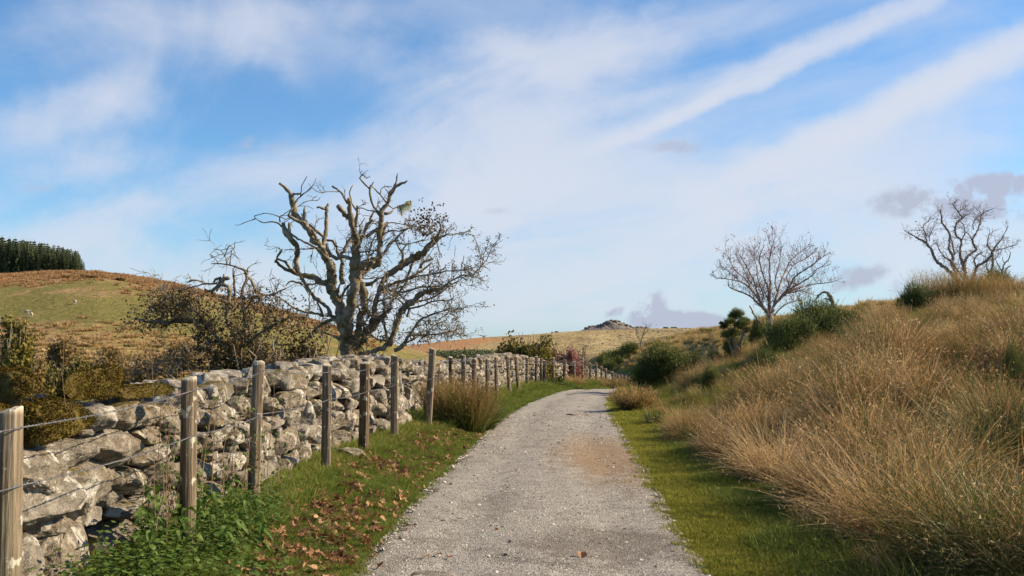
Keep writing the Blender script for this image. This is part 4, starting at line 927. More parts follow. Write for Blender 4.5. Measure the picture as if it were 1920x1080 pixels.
for x0, x1, y0, L in ((460, 530, 415, 130), (545, 600, 385, 120), (470, 600, 405, 40)):
    for _ in range(70):
        x = lr.uniform(x0, x1); p0 = P(660 + x / 5.4, 310 + (y0 - (x - 460) * .22) / 5.4, TY - .1 + lr.normal(0, .03)); n = 5
        l = L * lr.uniform(.25, 1.15) * (1 - abs((x - (x0 + x1) / 2) / (x1 - x0)) * .9) / 5.4 / FPX * TY
        q = p0 + np.stack([np.cumsum(lr.normal(0, .009, n)) + (.02 if x0 == 460 else -.0) * np.linspace(0, 2, n), np.cumsum(lr.normal(0, .008, n)), -np.linspace(0, l, n)], 1)
        add_tube(a, q - tb, .003, T=lr.uniform(0, 1), sides=3, cap=False)
o = place('beard_lichen', a.mesh('beard_lichen'), M['lichen'], hawthorn); o['label'] = 'pale green beard lichen hanging in two tufts'; o['kind'] = 'stuff'

left_l = [
 [('E', [(735, 1080, 34), (720, 1000, 28), (700, 900, 25), (680, 830, 24), (640, 790, 18), (570, 700, 14), (510, 640, 16), (400, 630, 20), (320, 620, 18), (270, 640, 10), (210, 672, 6)])],
 [('E', [(700, 900, 18), (740, 760, 15), (690, 640, 13), (690, 560, 18), (700, 470, 16), (710, 385, 14), (680, 345, 12), (630, 350, 16), (590, 380, 12), (560, 402, 10), (515, 385, 8)])],
 [('E', [(730, 960, 16), (760, 860, 15), (810, 740, 13), (830, 620, 13), (810, 500, 12), (805, 440, 12), (815, 360, 10), (850, 290, 12), (840, 260, 14), (800, 230, 9), (730, 200, 6), (660, 185, 5), (565, 185, 3)])],
 [('E', [(320, 640, 12), (230, 640, 14), (150, 640, 17), (60, 640, 9), (0, 612, 4)])], [('E', [(510, 640, 11), (440, 540, 8), (410, 500, 7), (330, 500, 4)])], [('E', [(310, 600, 9), (240, 550, 7), (210, 560, 5), (130, 550, 3)])],
 [('E', [(640, 345, 20), (670, 300, 18), (710, 300, 9)])], [('E', [(640, 290, 8), (600, 305, 10), (580, 330, 7)])], [('E', [(655, 320, 14), (663, 265, 5)])], [('E', [(610, 335, 7), (500, 345, 6), (400, 370, 5), (310, 400, 4), (262, 370, 3)])],
 [('E', [(520, 332, 3.5), (470, 315, 4), (430, 310, 6), (390, 325, 9)])], [('E', [(850, 245, 6), (850, 225, 5), (867, 205, 3)])], [('E', [(690, 192, 5), (680, 140, 4), (640, 80, 4), (585, 70, 3)])], [('E', [(665, 130, 4), (690, 70, 4), (710, 40, 3), (740, 72, 2.5)])],
 [('E', [(710, 192, 5), (720, 120, 4), (725, 80, 4), (746, 74, 3)])], [('E', [(620, 185, 3), (600, 150, 3), (560, 115, 2)])], [('E', [(850, 290, 10), (890, 350, 9), (920, 430, 8), (955, 495, 7), (1020, 560, 6)])], [('E', [(745, 470, 7), (745, 350, 8), (740, 280, 7), (735, 220, 4)])],
 [('E', [(900, 960, 9), (895, 860, 9), (880, 760, 9), (860, 680, 8), (830, 600, 8)])], [('E', [(770, 860, 11), (900, 760, 8), (1000, 690, 7), (1100, 640, 6), (1190, 600, 4)])], [('E', [(840, 530, 8), (900, 450, 6), (1050, 420, 5), (1150, 375, 4)])],
 [('E', [(690, 930, 14), (540, 912, 12), (440, 950, 11), (350, 960, 6)])], [('E', [(560, 690, 9), (480, 700, 7), (440, 650, 6)])], [('E', [(250, 600, 5), (240, 500, 4), (180, 400, 3.5), (160, 350, 3), (125, 325, 3)])], [('E', [(640, 800, 8), (520, 790, 6), (420, 830, 5)])],
 [('E', [(720, 1020, 12), (600, 1000, 10), (400, 1000, 6), (230, 1040, 5)])], [('E', [(760, 950, 12), (900, 900, 8), (1050, 900, 7), (1150, 960, 4)])],
]
LY = 15.5
lb = P(437, 705, LY); lb[2] = float(G(lb[0], LY)) - .05
LL = limbs_from(left_l, LY, 9, .5)
LL.insert(0, catmull([(lb[0], LY, lb[2], .16), (lb[0], LY, lb[2] + .5, .11), (*LL[0][0][:3], .08)], .1))
thorn = build_tree('thorn_tree', LL, tuple(lb), 'smaller twisted thorn tree with a leaning mossy branch left of the large hawthorn', 'tree', M['bark'], 2, 2)
tw, tips = twigs_on(LL, 560, 21, (.12, .5), .0065, .15, 2, .05, minr=.003, where=lambda p: np.where(p[:, 2] < CAMZ + .85, 2.5, .6) * np.where(p[:, 2] > CAMZ + 1.15, .5, 1))
o = place('twigs', tw_mesh('twigs', tw, lb), M['twig'], thorn); o['kind'] = 'stuff'
keep = tips[tips[:, 2] < CAMZ + .8]
o = place('leaves', leaf_mesh('leaves', keep - lb, .042, 8, 3, .05, (.05, 1)), M['brown_leaf'], thorn); o['kind'] = 'stuff'
# pale bare twig reaching in low over the wall top, from a thorn whose stem is hidden behind the wall
pl_l = [[('E', [(300, 1120, 10), (240, 1050, 8), (150, 1002, 6), (60, 985, 5), (-20, 975, 4)])], [('E', [(150, 1000, 4), (160, 965, 3), (195, 940, 2)])], [('E', [(230, 1045, 5), (300, 980, 4), (330, 930, 3), (420, 900, 2)])], [('E', [(60, 985, 3), (20, 1010, 2), (-40, 1015, 2)])]]
PLm = limbs_from(pl_l, 12.0, 5, .3); b0 = P(332, 730, 12.0); b0[2] = float(G(b0[0], 12.0)); PLm.insert(0, catmull([(b0[0], 12, b0[2], .03), (*PLm[0][0][:3], .016)], .1))
pt = build_tree('thorn_sapling', PLm, tuple(b0), 'pale bare thorn sapling leaning low over the wall top beside the second post', 'sapling', M['bark_grey'], 3, 1)
tw, tips = twigs_on(PLm[1:], 110, 23, (.08, .3), .004, .1, 2, .03, minr=.002); o = place('twigs', tw_mesh('twigs', tw, b0), M['twig'], pt); o['kind'] = 'stuff'
o = place('leaves', leaf_mesh('leaves', tips[::2] - b0, .03, 18, 2, .03, (.3, 1)), M['rust_leaf'], pt); o['kind'] = 'stuff'

row_l = [
 [('F', [(556, 820, 26), (555, 760, 23), (553, 720, 20)])],
 [('F', [(550, 750, 15), (520, 690, 11), (450, 620, 8), (400, 570, 7), (340, 540, 6), (260, 510, 5), (210, 480, 4), (205, 450, 3)])], [('F', [(535, 705, 11), (480, 630, 9), (440, 560, 8), (400, 510, 7), (360, 470, 6), (300, 440, 5), (200, 420, 4), (110, 410, 3), (50, 380, 2)])],
 [('F', [(540, 710, 10), (490, 640, 8), (450, 540, 7), (430, 460, 6), (400, 390, 5), (350, 300, 4), (300, 210, 3)])], [('F', [(553, 730, 12), (545, 600, 8), (540, 500, 7), (510, 420, 6), (480, 320, 5), (470, 230, 4), (510, 130, 2)])],
 [('F', [(556, 720, 11), (555, 560, 8), (560, 440, 7), (550, 330, 5), (560, 200, 4), (600, 70, 2)])], [('F', [(570, 720, 13), (590, 630, 10), (620, 540, 8), (650, 430, 6), (690, 350, 5), (720, 280, 4), (800, 200, 3), (870, 150, 2)])],
 [('F', [(588, 645, 10), (660, 560, 9), (720, 480, 7), (770, 400, 6), (840, 350, 5), (930, 290, 4), (1030, 210, 2)])], [('F', [(595, 635, 9), (690, 530, 8), (800, 460, 6), (900, 400, 5), (960, 330, 3), (1060, 300, 2)])],
 [('F', [(640, 580, 7), (740, 520, 6), (850, 480, 5), (950, 460, 4), (1050, 450, 3), (1130, 430, 2)])], [('F', [(700, 540, 5), (820, 520, 4), (900, 545, 3), (965, 562, 2)])], [('F', [(590, 730, 8), (640, 670, 5), (720, 620, 4), (810, 600, 2)])],
 [('F', [(480, 630, 5), (500, 560, 5), (470, 470, 5), (450, 400, 4), (440, 300, 3), (390, 180, 2)])], [('F', [(620, 540, 5), (600, 450, 5), (620, 350, 4), (640, 260, 3), (650, 150, 2)])], [('F', [(400, 510, 5), (350, 420, 4), (300, 380, 3.5), (240, 310, 3), (200, 220, 2)])],
 [('F', [(300, 440, 4), (240, 380, 3), (170, 330, 2.5), (130, 290, 2)])], [('F', [(720, 480, 5), (700, 400, 4), (760, 300, 3), (870, 240, 3), (940, 180, 2)])], [('F', [(545, 600, 5), (490, 500, 5), (400, 460, 4), (330, 330, 3), (260, 200, 2)])],
]
RY = 44.0
rb = P(1443, 606, RY); rb[2] = min(rb[2], float(G(rb[0], RY))) ; RL = limbs_from(row_l, RY, 14, .55)
RL.insert(0, catmull([(rb[0], RY, rb[2] - .1, .16), (*RL[0][0][:3], .13)], .15))
rowan = build_tree('rowan_tree', RL, tuple(rb), 'bare fan-shaped rowan with a few red berries standing behind the big gorse', 'tree', M['pale_twig'], 3, 2)
tw, tips = twigs_on(RL[2:], 560, 31, (.3, 1.0), .008, .7, 2, .12, .28, minr=.004)
o = place('twigs', tw_mesh('twigs', tw, rb), M['pale_twig'], rowan); o['kind'] = 'stuff'
sel = rng.choice(len(tips), 330, replace=False)
o = place('berries', leaf_mesh('berries', tips[sel] - rb, .055, 9, 4, .05, (.0, 1)), M['berry'], rowan); o['kind'] = 'stuff'

rh_l = [
 [('G', [(668, 960, 24), (660, 880, 20), (600, 810, 14), (510, 740, 13), (450, 680, 12), (410, 590, 11), (370, 530, 10), (320, 490, 9), (270, 465, 8), (210, 430, 5), (140, 390, 3)])],
 [('G', [(760, 960, 20), (755, 820, 15), (740, 760, 16), (710, 680, 12), (705, 580, 10), (715, 500, 9), (660, 430, 9), (655, 340, 9), (690, 290, 8), (720, 260, 7), (680, 200, 5), (620, 110, 3)])],
 [('G', [(820, 960, 18), (830, 880, 14), (850, 820, 12), (870, 760, 11), (950, 710, 11), (1010, 650, 10), (1030, 610, 9), (1060, 550, 7), (1120, 480, 5), (1190, 345, 3)])],
 [('G', [(680, 900, 14), (650, 800, 13), (620, 720, 13), (630, 650, 12), (600, 600, 11), (590, 520, 10), (600, 440, 9), (570, 380, 9), (520, 310, 8), (515, 250, 6), (500, 180, 4)])],
 [('G', [(745, 750, 14), (770, 670, 11), (830, 610, 9), (870, 580, 9), (830, 510, 9), (840, 460, 8), (880, 390, 7), (900, 330, 6), (930, 220, 5), (1050, 160, 2)])],
 [('G', [(1030, 610, 8), (985, 550, 6), (980, 500, 5), (995, 430, 3)])], [('G', [(1050, 590, 5), (1150, 570, 4), (1300, 520, 2)])], [('G', [(862, 780, 8), (850, 680, 6), (890, 630, 5), (930, 610, 3)])], [('G', [(620, 712, 8), (550, 660, 6), (500, 600, 5), (470, 520, 3)])],
 [('G', [(362, 525, 6), (355, 430, 5), (330, 350, 4), (400, 280, 2)])], [('G', [(390, 500, 4), (400, 430, 4), (440, 350, 2)])], [('G', [(712, 495, 6), (750, 420, 5), (740, 340, 4), (700, 290, 4)])], [('G', [(780, 930, 10), (720, 850, 9), (660, 770, 7), (600, 680, 5)])],
 [('G', [(650, 640, 7), (620, 500, 6), (600, 440, 5)])], [('G', [(830, 510, 5), (800, 440, 4), (760, 400, 3)])], [('G', [(840, 380, 5), (835, 320, 4), (880, 250, 3), (960, 200, 2)])], [('G', [(680, 210, 4), (740, 170, 3), (800, 200, 2)])], [('G', [(690, 290, 5), (760, 240, 4), (815, 205, 2)])],
]
HY = 50.0
hb = P(1806, 532, HY); hb[2] = min(hb[2], float(G(hb[0], HY))) - .1; HL = limbs_from(rh_l, HY, 15, .5)
for k in (0, 1, 2): HL[k] = np.concatenate([[[*(HL[k][0][:2]), hb[2], HL[k][0][3] * 1.2]], HL[k]])
righth = build_tree('hawthorn_tree', HL, tuple(hb), 'leafless crooked hawthorn on the right skyline above straw coloured rushes', 'tree', M['bark_grey'], 5, 3)
tw, tips = twigs_on(HL, 430, 41, (.25, .8), .009, .3, 2, .16, .5, minr=.006, where=lambda p: np.where(p[:, 2] > hb[2] + 1.5, 2.2, .5))
o = place('twigs', tw_mesh('twigs', tw, hb), M['pale_twig'], righth); o['kind'] = 'stuff'
c = P(1670 + 295 / 5.4, 360 + 390 / 5.4, HY)
o = place('rusty_leaves', leaf_mesh('rusty_leaves', c + rng.normal(0, .14, (26, 3)) - hb, .08, 19, 2, .05, (.3, 1)), M['red_berry'], righth); o['kind'] = 'stuff'
sm_l = [[('G', [(990, 900, 13), (1000, 840, 12), (1030, 760, 10), (1035, 660, 9), (1030, 600, 7)])], [('G', [(1005, 830, 6), (970, 760, 5), (980, 690, 3)])], [('G', [(1035, 700, 5), (1090, 640, 3), (1080, 560, 2)])]]
SL = limbs_from(sm_l, 52.0, 16, .3); sb = P(1670 + 985 / 5.4, 360 + 900 / 5.4, 52.0); sb[2] = min(float(G(sb[0], 52.0)), sb[2]); SL[0] = np.concatenate([[[sb[0], 52, sb[2], .07]], SL[0]])
s1 = build_tree('hawthorn_sapling', SL, tuple(sb), 'slender dark sapling crossing the right edge of the skyline hawthorn', 'sapling', M['bark_grey'], 6)
tw, tips = twigs_on(SL, 60, 43, (.2, .6), .010, .3, 1, .16, .4, minr=.006); o = place('twigs', tw_mesh('twigs', tw, sb), M['twig'], s1); o['kind'] = 'stuff'
dd_l = [[('G', [(1130, 900, 9), (1130, 810, 8), (1150, 730, 6), (1195, 680, 5), (1217, 605, 3)])], [('G', [(1130, 815, 6), (1090, 740, 5), (1060, 680, 3)])], [('G', [(1150, 805, 6), (1190, 760, 5), (1220, 745, 3)])], [('G', [(1150, 720, 4), (1130, 680, 3), (1138, 650, 2)])]]
DL = limbs_from(dd_l, 47.0, 17, .3); db = P(1670 + 1130 / 5.4, 360 + 900 / 5.4, 47.0); db[2] = min(float(G(db[0], 47.0)), db[2]); DL[0] = np.concatenate([[[db[0], 47, db[2], .05]], DL[0]])
build_tree('dead_shrub', DL, tuple(db), 'small bare dead shrub poking above the rounded gorse on the right skyline', 'shrub', M['bark'], 7)
dl_l = [[('F', [(545, 960, 7), (500, 830, 8), (440, 740, 8), (410, 690, 6), (385, 645, 4)])], [('F', [(430, 730, 4), (400, 700, 2)])]]
D2 = limbs_from(dl_l, 33.0, 18, .2); d2 = P(1320 + 545 / 4.5, 430 + 960 / 4.5, 33.0); d2[2] = min(float(G(d2[0], 33.0)), d2[2]); D2[0] = np.concatenate([[[d2[0], 33, d2[2], .035]], D2[0]])
build_tree('dead_branch', D2, tuple(d2), 'thin dead stem leaning left in front of the rowan and the big gorse', 'dead branch', M['twig'], 8)
ar_l = [[('F', [(1110, 720, 16), (1085, 600, 15), (1060, 560, 12), (1030, 532, 10), (1000, 535, 8), (965, 560, 7), (942, 598, 4)])], [('F', [(1075, 610, 9), (1050, 590, 6), (1010, 585, 4)])]]
D3 = limbs_from(ar_l, 34.5, 19, .2); d3 = P(1320 + 1110 / 4.5, 430 + 720 / 4.5, 34.5); d3[2] = float(G(d3[0], 34.5)); D3[0] = np.concatenate([[[d3[0], 34.5, d3[2], .11]], D3[0]])
build_tree('dead_branch', D3, tuple(d3), 'bleached dead branch arching out of the top of the big gorse', 'dead branch', M['bark_grey'], 9)

# ---------------------------------------------------------------- bushes
def lumps(n, seed, rx, ry, h):
    r = np.random.default_rng(seed); L = []
    for _ in range(n):
        a = r.uniform(0, 2 * np.pi); q = math.sqrt(r.uniform(0, 1)) * .62; s = r.uniform(.2, .42)
        z = (r.uniform(.25, .78) if _ % 3 else r.uniform(.12, .3)) * (1 - .45 * q)
        L.append((q * math.cos(a) * rx, q * math.sin(a) * ry, z * h, s * rx, s * ry, s * h * .85))
    return np.array(L)
def gorse_mesh(name, seed, n=1500, rx=1.0, ry=.9, h=1.0, nl=14, needle=.06, shoot=.24, per=14):
    r = np.random.default_rng(seed); L = lumps(nl, seed, rx, ry, h)
    vol = L[:, 3] * L[:, 4]; k = r.choice(len(L), n, p=vol / vol.sum())
    d = r.normal(size=(n, 3)); d[:, 2] = np.abs(d[:, 2]) * .9 + d[:, 2] * .25; d /= np.linalg.norm(d, axis=1, keepdims=True)
    f = r.uniform(.45, 1.0, (n, 1)) * (1 + .28 * vn(d * 2.6 + k[:, None] * 3.1, seed + 5)[:, None]); b = L[k, :3] + d * L[k, 3:6] * f
    b[:, 2] = np.maximum(b[:, 2], .03)
    sh = d * (1, 1, .8) + (0, 0, .55) + r.normal(0, .3, (n, 3)); sh /= np.linalg.norm(sh, axis=1, keepdims=True)
    ln = shoot * r.uniform(.4, 1.2, (n, 1)) * (1 + 1.1 * (r.random((n, 1)) < .12))
    t = (np.arange(per) / per)[None, :, None]
    c = b[:, None] + sh[:, None] * ln[:, None] * t
    nd = r.normal(size=(n, per, 3)) + sh[:, None] * .9; nd /= np.linalg.norm(nd, axis=2, keepdims=True)
    s = np.cross(nd, r.normal(size=(n, per, 3))); s /= np.linalg.norm(s, axis=2, keepdims=True)
    nl_ = needle * r.uniform(.6, 1.2, (n, per, 1)) * (1.15 - .6 * t)
    V = np.stack([c - s * needle * .13, c + s * needle * .13, c + nd * nl_], 2).reshape(-1, 3)
    lum = .5 + .4 * vn(b * 2.3, seed); T = np.clip(np.repeat(lum, per * 3) + np.tile(np.repeat(np.linspace(-.15, .25, per), 3), n) + np.repeat(r.uniform(-.12, .12, n), per * 3), 0, 1)
    return mesh(name, V, np.arange(len(V)).reshape(-1, 3), T)
def bush_leaves(name, seed, n, rx, ry, h, nl=14, leaf=.06, tint=(.1, .9), fill=(.35, 1.05)):
    r = np.random.default_rng(seed); L = lumps(nl, seed, rx, ry, h); k = r.choice(len(L), n)
    d = r.normal(size=(n, 3)); d /= np.linalg.norm(d, axis=1, keepdims=True)
    b = L[k, :3] + d * L[k, 3:6] * r.uniform(*fill, (n, 1)); b += .10 * h * np.stack([vn(b * 3 / h + q, seed) for q in (1, 5, 9)], 1); b = b[b[:, 2] > .02]
    return leaf_mesh(name, b, leaf, seed, 1, .02 * h, tint)
def bush_stems(name, seed, n, rx, ry, h, rad=.02):
    r = np.random.default_rng(seed); a = Acc()
    for _ in range(n):
        e = np.array((r.uniform(-.75, .75) * rx, r.uniform(-.7, .7) * ry, h * r.uniform(.55, .98))); q = [np.zeros(3) + r.normal(0, .06, 3) * (1, 1, 0)]
        for s in (.3, .55, .8, 1): q.append(e * s * (1, 1, 1) + r.normal(0, .05 * h, 3) * (s < 1))
        add_tube(a, np.array(q), np.linspace(rad, rad * .3, 5), sides=4, cap=False)
    return a.mesh(name)
GV = [gorse_mesh('gorse_foliage', 200 + k, 3000, 1, .9, 1, 24, .055, .22, 14) for k in range(4)]
GF = [gorse_mesh('gorse_foliage', 210 + k, 900, 1, .9, 1, 12, .12, .26, 8) for k in range(3)]
ST = [bush_stems('stems', 220 + k, 14, 1, .9, 1, .03) for k in range(2)]
for m_ in GV + GF: m_.materials.append(M['gorse'])
for m_ in ST: m_.materials.append(M['bark_grey'])
GS = []
def gorse(px, ybase, ytop, w, Y, k, label, far=False, group=None, sx=1.0):
    """w: width in photo pixels; the bush stands on the ground at that place"""
    X = (px - 960) / FPX * Y; z = float(G(X, Y)) - .05
    h = max(P(px, ytop, Y)[2] - z, .25); rx = w / 2 / FPX * Y
    GS.append((X, Y, rx)); GS.append((X * .96, Y - 1.2, rx)) if rx > .55 and not far else None
    o = empty('gorse_bush', (X, Y, z), label=label, cat='gorse bush', group=group)
    me = (GF if far else GV)[k % (3 if far else 4)]
    a = place('foliage', me, None, o, scl=(rx * 1.0, rx * .9, h)); a.rotation_euler.z = 0 if sx > 0 else math.pi
    b = place('stems', ST[k % 2], None, o, scl=(rx * .8, rx * .7, h * .9)); a['kind'] = 'stuff'
    return o
gorse(1238, 725, 650, 138, 36.5, 0, 'dense dark gorse bush bulging over the right edge of the track bend')
gorse(1478, 650, 570, 126, 30, 1, 'left one of two merged big gorse bushes below the rowan')
gorse(1542, 645, 560, 150, 31.5, 2, 'right one of two merged big gorse bushes with a dead branch on top')
gorse(1600, 640, 584, 80, 33, 3, 'low gorse bush tailing off right of the two big merged ones')
gorse(1712, 585, 536, 76, 35, 0, 'rounded bright gorse bush on the right skyline left of the tall rushes')
gorse(1868, 540, 506, 74, 46, 3, 'rounded gorse cushion at the foot of the skyline hawthorn')
gorse(1835, 540, 520, 36, 49, 1, 'small gorse tuft between the skyline hawthorn trunks and the rounded cushion')
gorse(1378, 665, 612, 56, 36, 1, 'ragged low gorse below the leggy pompom gorse', sx=-1)
gorse(1340, 690, 655, 44, 36, 2, 'small gorse tuft low on the slope under the ragged gorse')
gorse(1255, 640, 634, 20, 140, 0, 'tiny round gorse on the straw slope above the track bend', True)
gorse(1178, 668, 640, 44, 128, 1, 'tall rounded gorse above the far end of the fence', True)
gorse(1157, 675, 655, 62, 127, 2, 'broad low gorse left of the tall rounded one above the fence end', True)
gorse(1124, 682, 663, 40, 126, 0, 'leftmost gorse of the dark row behind the far wall', True)
gorse(1141, 690, 674, 34, 120, 1, 'brownish low gorse just above the last fence posts', True)
gorse(1336, 632, 616, 48, 132, 2, 'flat-topped dark gorse on the slope left of the leggy gorse', True)
gorse(1312, 640, 626, 22, 130, 0, 'small gorse left of the flat-topped one on the slope', True)
gorse(1300, 668, 655, 34, 62, 1, 'low gorse in the straw grass above the track edge gorse', True)
gorse(1440, 680, 655, 70, 26, 2, 'low sprawling gorse sprig in the long grass under the big gorse')
gorse(1330, 712, 690, 50, 27, 0, 'small gorse shoot in the long straw grass right of the edge gorse')
gorse(1895, 700, 655, 60, 14.5, 3, 'gorse shoots in the shaded hollow at the right picture edge')
gorse(1770, 660, 632, 40, 24, 1, 'small gorse clump under the tall rushes on the bank')
gorse(1420, 612, 596, 40, 46, 3, 'small gorse at the foot of the rowan trunk')
# leggy gorse with pompom heads
lg = P(1382, 640, 35.5); lg[2] = float(G(lg[0], 35.5)) - .02
lgo = empty('leggy_gorse', tuple(lg), label='leggy gorse with pompom heads on bare stems', cat='gorse bush')
heads = [(1380, 592, 14), (1368, 602, 10), (1397, 603, 11), (1388, 610, 12), (1358, 612, 8), (1364, 626, 12), (1376, 624, 12), (1400, 618, 8), (1352, 606, 4)]
a = Acc()
for k, (x, y, w) in enumerate(heads):
    t_ = P(x, y, 35.5 + rng.uniform(-.3, .3)) - lg; s_ = w / FPX * 35.5
    q = np.array([(0, 0, 0), t_ * .4 + rng.normal(0, .06, 3), t_ * .75 + rng.normal(0, .05, 3), t_]); add_tube(a, q, np.linspace(.035, .012, 4), sides=5)
    f = place('foliage', GV[k % 4], None, lgo, tuple(t_ - np.array((0, 0, s_ * .8))), scl=(s_ * 1.35, s_ * 1.35, s_ * 1.7)); f['kind'] = 'stuff'
place('stems', a.mesh('stems'), M['bark_grey'], lgo)

def leafbush(name, px, ytop, w, Y, seed, matn, label, n=2600, leaf=.07, cat='bush', zoff=0, nl=16, tint=(.1, .9), fn=None, twigs=True):
    X = (px - 960) / FPX * Y; z = float((fn or G)(np.array(X), np.array(float(Y)))) - .05 + zoff
    h = max(P(px, ytop, Y)[2] - z, .2); rx = w / 2 / FPX * Y
    o = empty(name, (X, Y, z), label=label, cat=cat)
    f = place('foliage', bush_leaves('foliage', seed, n, rx, rx * .8, h, nl, leaf, tint), M[matn], o); f['kind'] = 'stuff'
    if twigs: place('stems', bush_stems('stems', seed, 40, rx, rx * .8, h * .93, .02 + rx * .006), M['twig'], o)
    return o
leafbush('hawthorn_bush', 985, 612, 120, 47, 301, 'olive', 'wide olive green hawthorn bush behind the far wall', 20000, .15, nl=44)
leafbush('rowan_shrub', 1058, 634, 84, 56, 302, 'red_berry', 'red shrub covered in berries behind the far wall', 10000, .12, 'shrub', nl=34)
leafbush('bare_shrub', 1090, 634, 34, 58, 303, 'brown_leaf', 'sparse grey shrub right of the red one', 260, .10, 'shrub')
leafbush('bramble_thicket', 580, 592, 170, 16.0, 304, 'brown_leaf', 'brown leafed thicket under the large hawthorn', 34000, .058, 'thicket', nl=26, tint=(0, 1))
leafbush('bramble_thicket', 470, 600, 170, 15.0, 305, 'brown_leaf', 'olive brown thicket round the foot of the smaller thorn', 30000, .052, 'thicket', nl=26, tint=(0, 1))
leafbush('bramble_thicket', 690, 640, 110, 18.6, 306, 'rust_leaf', 'low dark bramble tangle at the base of the large hawthorn', 9000, .055, 'thicket', nl=18)
leafbush('ivy_bush', 735, 655, 40, 24.0, 317, 'olive', 'dark green scrub low behind the wall right of the hawthorn base', 1500, .07, 'bush')
leafbush('alder_tree', 10, 566, 95, 26, 308, 'olive', 'olive leafed tree top cut by the left picture edge', 5000, .11, 'tree', nl=22)
leafbush('alder_tree', 50, 640, 90, 30, 309, 'rust_leaf', 'rusty scrub beside the mossy boulders at the left', 3800, .10, 'tree')
for k, (px, yt, w, Y, mn, lab) in enumerate(((118, 622, 80, 112, 'rust_leaf', 'left one of two dark rounded thorn bushes low on the hill'), (205, 636, 110, 108, 'rust_leaf', 'broad brown rounded bush low on the hill above the mossy boulder'), (95, 668, 90, 100, 'olive', 'dark scrub bush below the two rounded hill bushes'),
    (270, 655, 80, 106, 'rust_leaf', 'low brown bush on the hill left of the smaller thorn'), (150, 660, 80, 101, 'olive', 'olive scrub between the rounded hill bushes'), (330, 640, 60, 130, 'rust_leaf', 'small brown bush on the hillside seen through the thorn twigs'), (45, 632, 70, 118, 'rust_leaf', 'brown hill bush just right of the olive tree top'))):
    leafbush('thorn_bush', px, yt, w, Y, 320 + k, mn, lab, 2600, .34, 'bush', nl=18, fn=lambda x, y: np.maximum(hill_left(x, y), G(x, y)))
for k, (px, yt, w, Y, lab) in enumerate(((130, 588, 46, 225, 'dark scrub patch on the green hillside, the leftmost'), (165, 590, 44, 225, 'dark scrub patch on the green hillside, middle of three'), (222, 590, 22, 226, 'small round scrub on the green hillside right of the patches'))):
    leafbush('scrub_bush', px, yt, w, Y, 340 + k, 'rust_leaf', lab, 700, .6, 'bush', fn=hill_left, twigs=False)
# spruces far behind the fence
def spruce_mesh(name, seed, tiers=17, per=11):
    r = np.random.default_rng(seed); a = Acc(); V = []; T = []
    for k in range(tiers):
        z = .06 + .92 * k / tiers; rr = .23 * (1 - z) ** .8 + .012
        for j in range(per):
            an = 2 * np.pi * (j / per) + r.uniform(-.3, .3) + k; L = rr * r.uniform(.65, 1.25); d = np.array((math.cos(an), math.sin(an), -.25 - .25 * (1 - z))); s = np.array((-math.sin(an), math.cos(an), 0))
            b = np.array((0, 0, z + r.uniform(-.01, .01))); e = b + d * L; wv = L * .34 + .01
            n = 4
            for q in range(n):
                f0 = q / n; c0 = b + d * L * f0; t = r.uniform(.1, .9)
                V += [c0 - s * wv * (1 - f0 * .7) * r.uniform(.6, 1.2) + (0, 0, -.012), c0 + s * wv * (1 - f0 * .7) * r.uniform(.6, 1.2) + (0, 0, -.012), c0 + d * L * .5 + (0, 0, .012)]; T += [t] * 3
            V += [e - (0, 0, .03), e + (0, 0, .02), b + d * L * .4]; T += [.8] * 3
    return mesh(name, np.array(V), np.arange(len(V)).reshape(-1, 3), np.array(T))
SP = [spruce_mesh('crown', 400 + k) for k in range(4)]; 
for m_ in SP: m_.materials.append(M['conifer'])
a = Acc(); add_tube(a, np.array([(0, 0, -.05), (0, 0, .5), (0, 0, 1.0)]), np.array((.018, .011, .002)), sides=5); TR = a.mesh('trunk'); TR.materials.append(M['bark_grey'])
sp_r = np.random.default_rng(17)
def spruce(X, Y, z, h, k, **kw):
    o = empty('spruce_tree', (X, Y, z), sp_r.uniform(0, 6), **kw); s = (h * sp_r.uniform(.7, 1.0),) * 2 + (h,)
    place('crown', SP[k % 4], None, o, scl=s); place('trunk', TR, None, o, scl=(h, h, h)); return o
cnt = 0
for row in range(4):
    for px in np.arange(-150, 160, 6.6):
        x = px + row * 2.7 + sp_r.uniform(-3, 3) ; Y = 312 + row * 6.5 + sp_r.uniform(-2, 2) + 0
        if x > 156 - row * 1.0: continue
        yb = np.interp(x, [-160, 0, 60, 100, 160], [524, 532, 522, 519, 518]); yt = np.interp(x, [-80, 0, 60, 110, 145, 160], [440, 443, 452, 461, 472, 492]) + sp_r.uniform(-4, 6) + (0 if row else 4)
        X = (x - 960) / FPX * Y; z = float(hill_left(np.array(X), np.array(Y))) - .3; zt = P(x, yt, Y)[2]
        if zt - z < 4: continue
        spruce(X, Y, z, zt - z, cnt, label='dark spruce in the plantation on top of the left hill', cat='spruce tree', group='spruces of the hilltop plantation'); cnt += 1
for px, yt, Y, lab in ((872, 648, 420, 'lone pointed conifer above the dark wood strip behind the fence'), (728, 640, 300, 'small conifer low behind the hawthorn branches')):
    X = (px - 960) / FPX * Y; z = P(px, 676, Y)[2]; spruce(X, Y, z, P(px, yt, Y)[2] - z, 1, label=lab, cat='conifer')
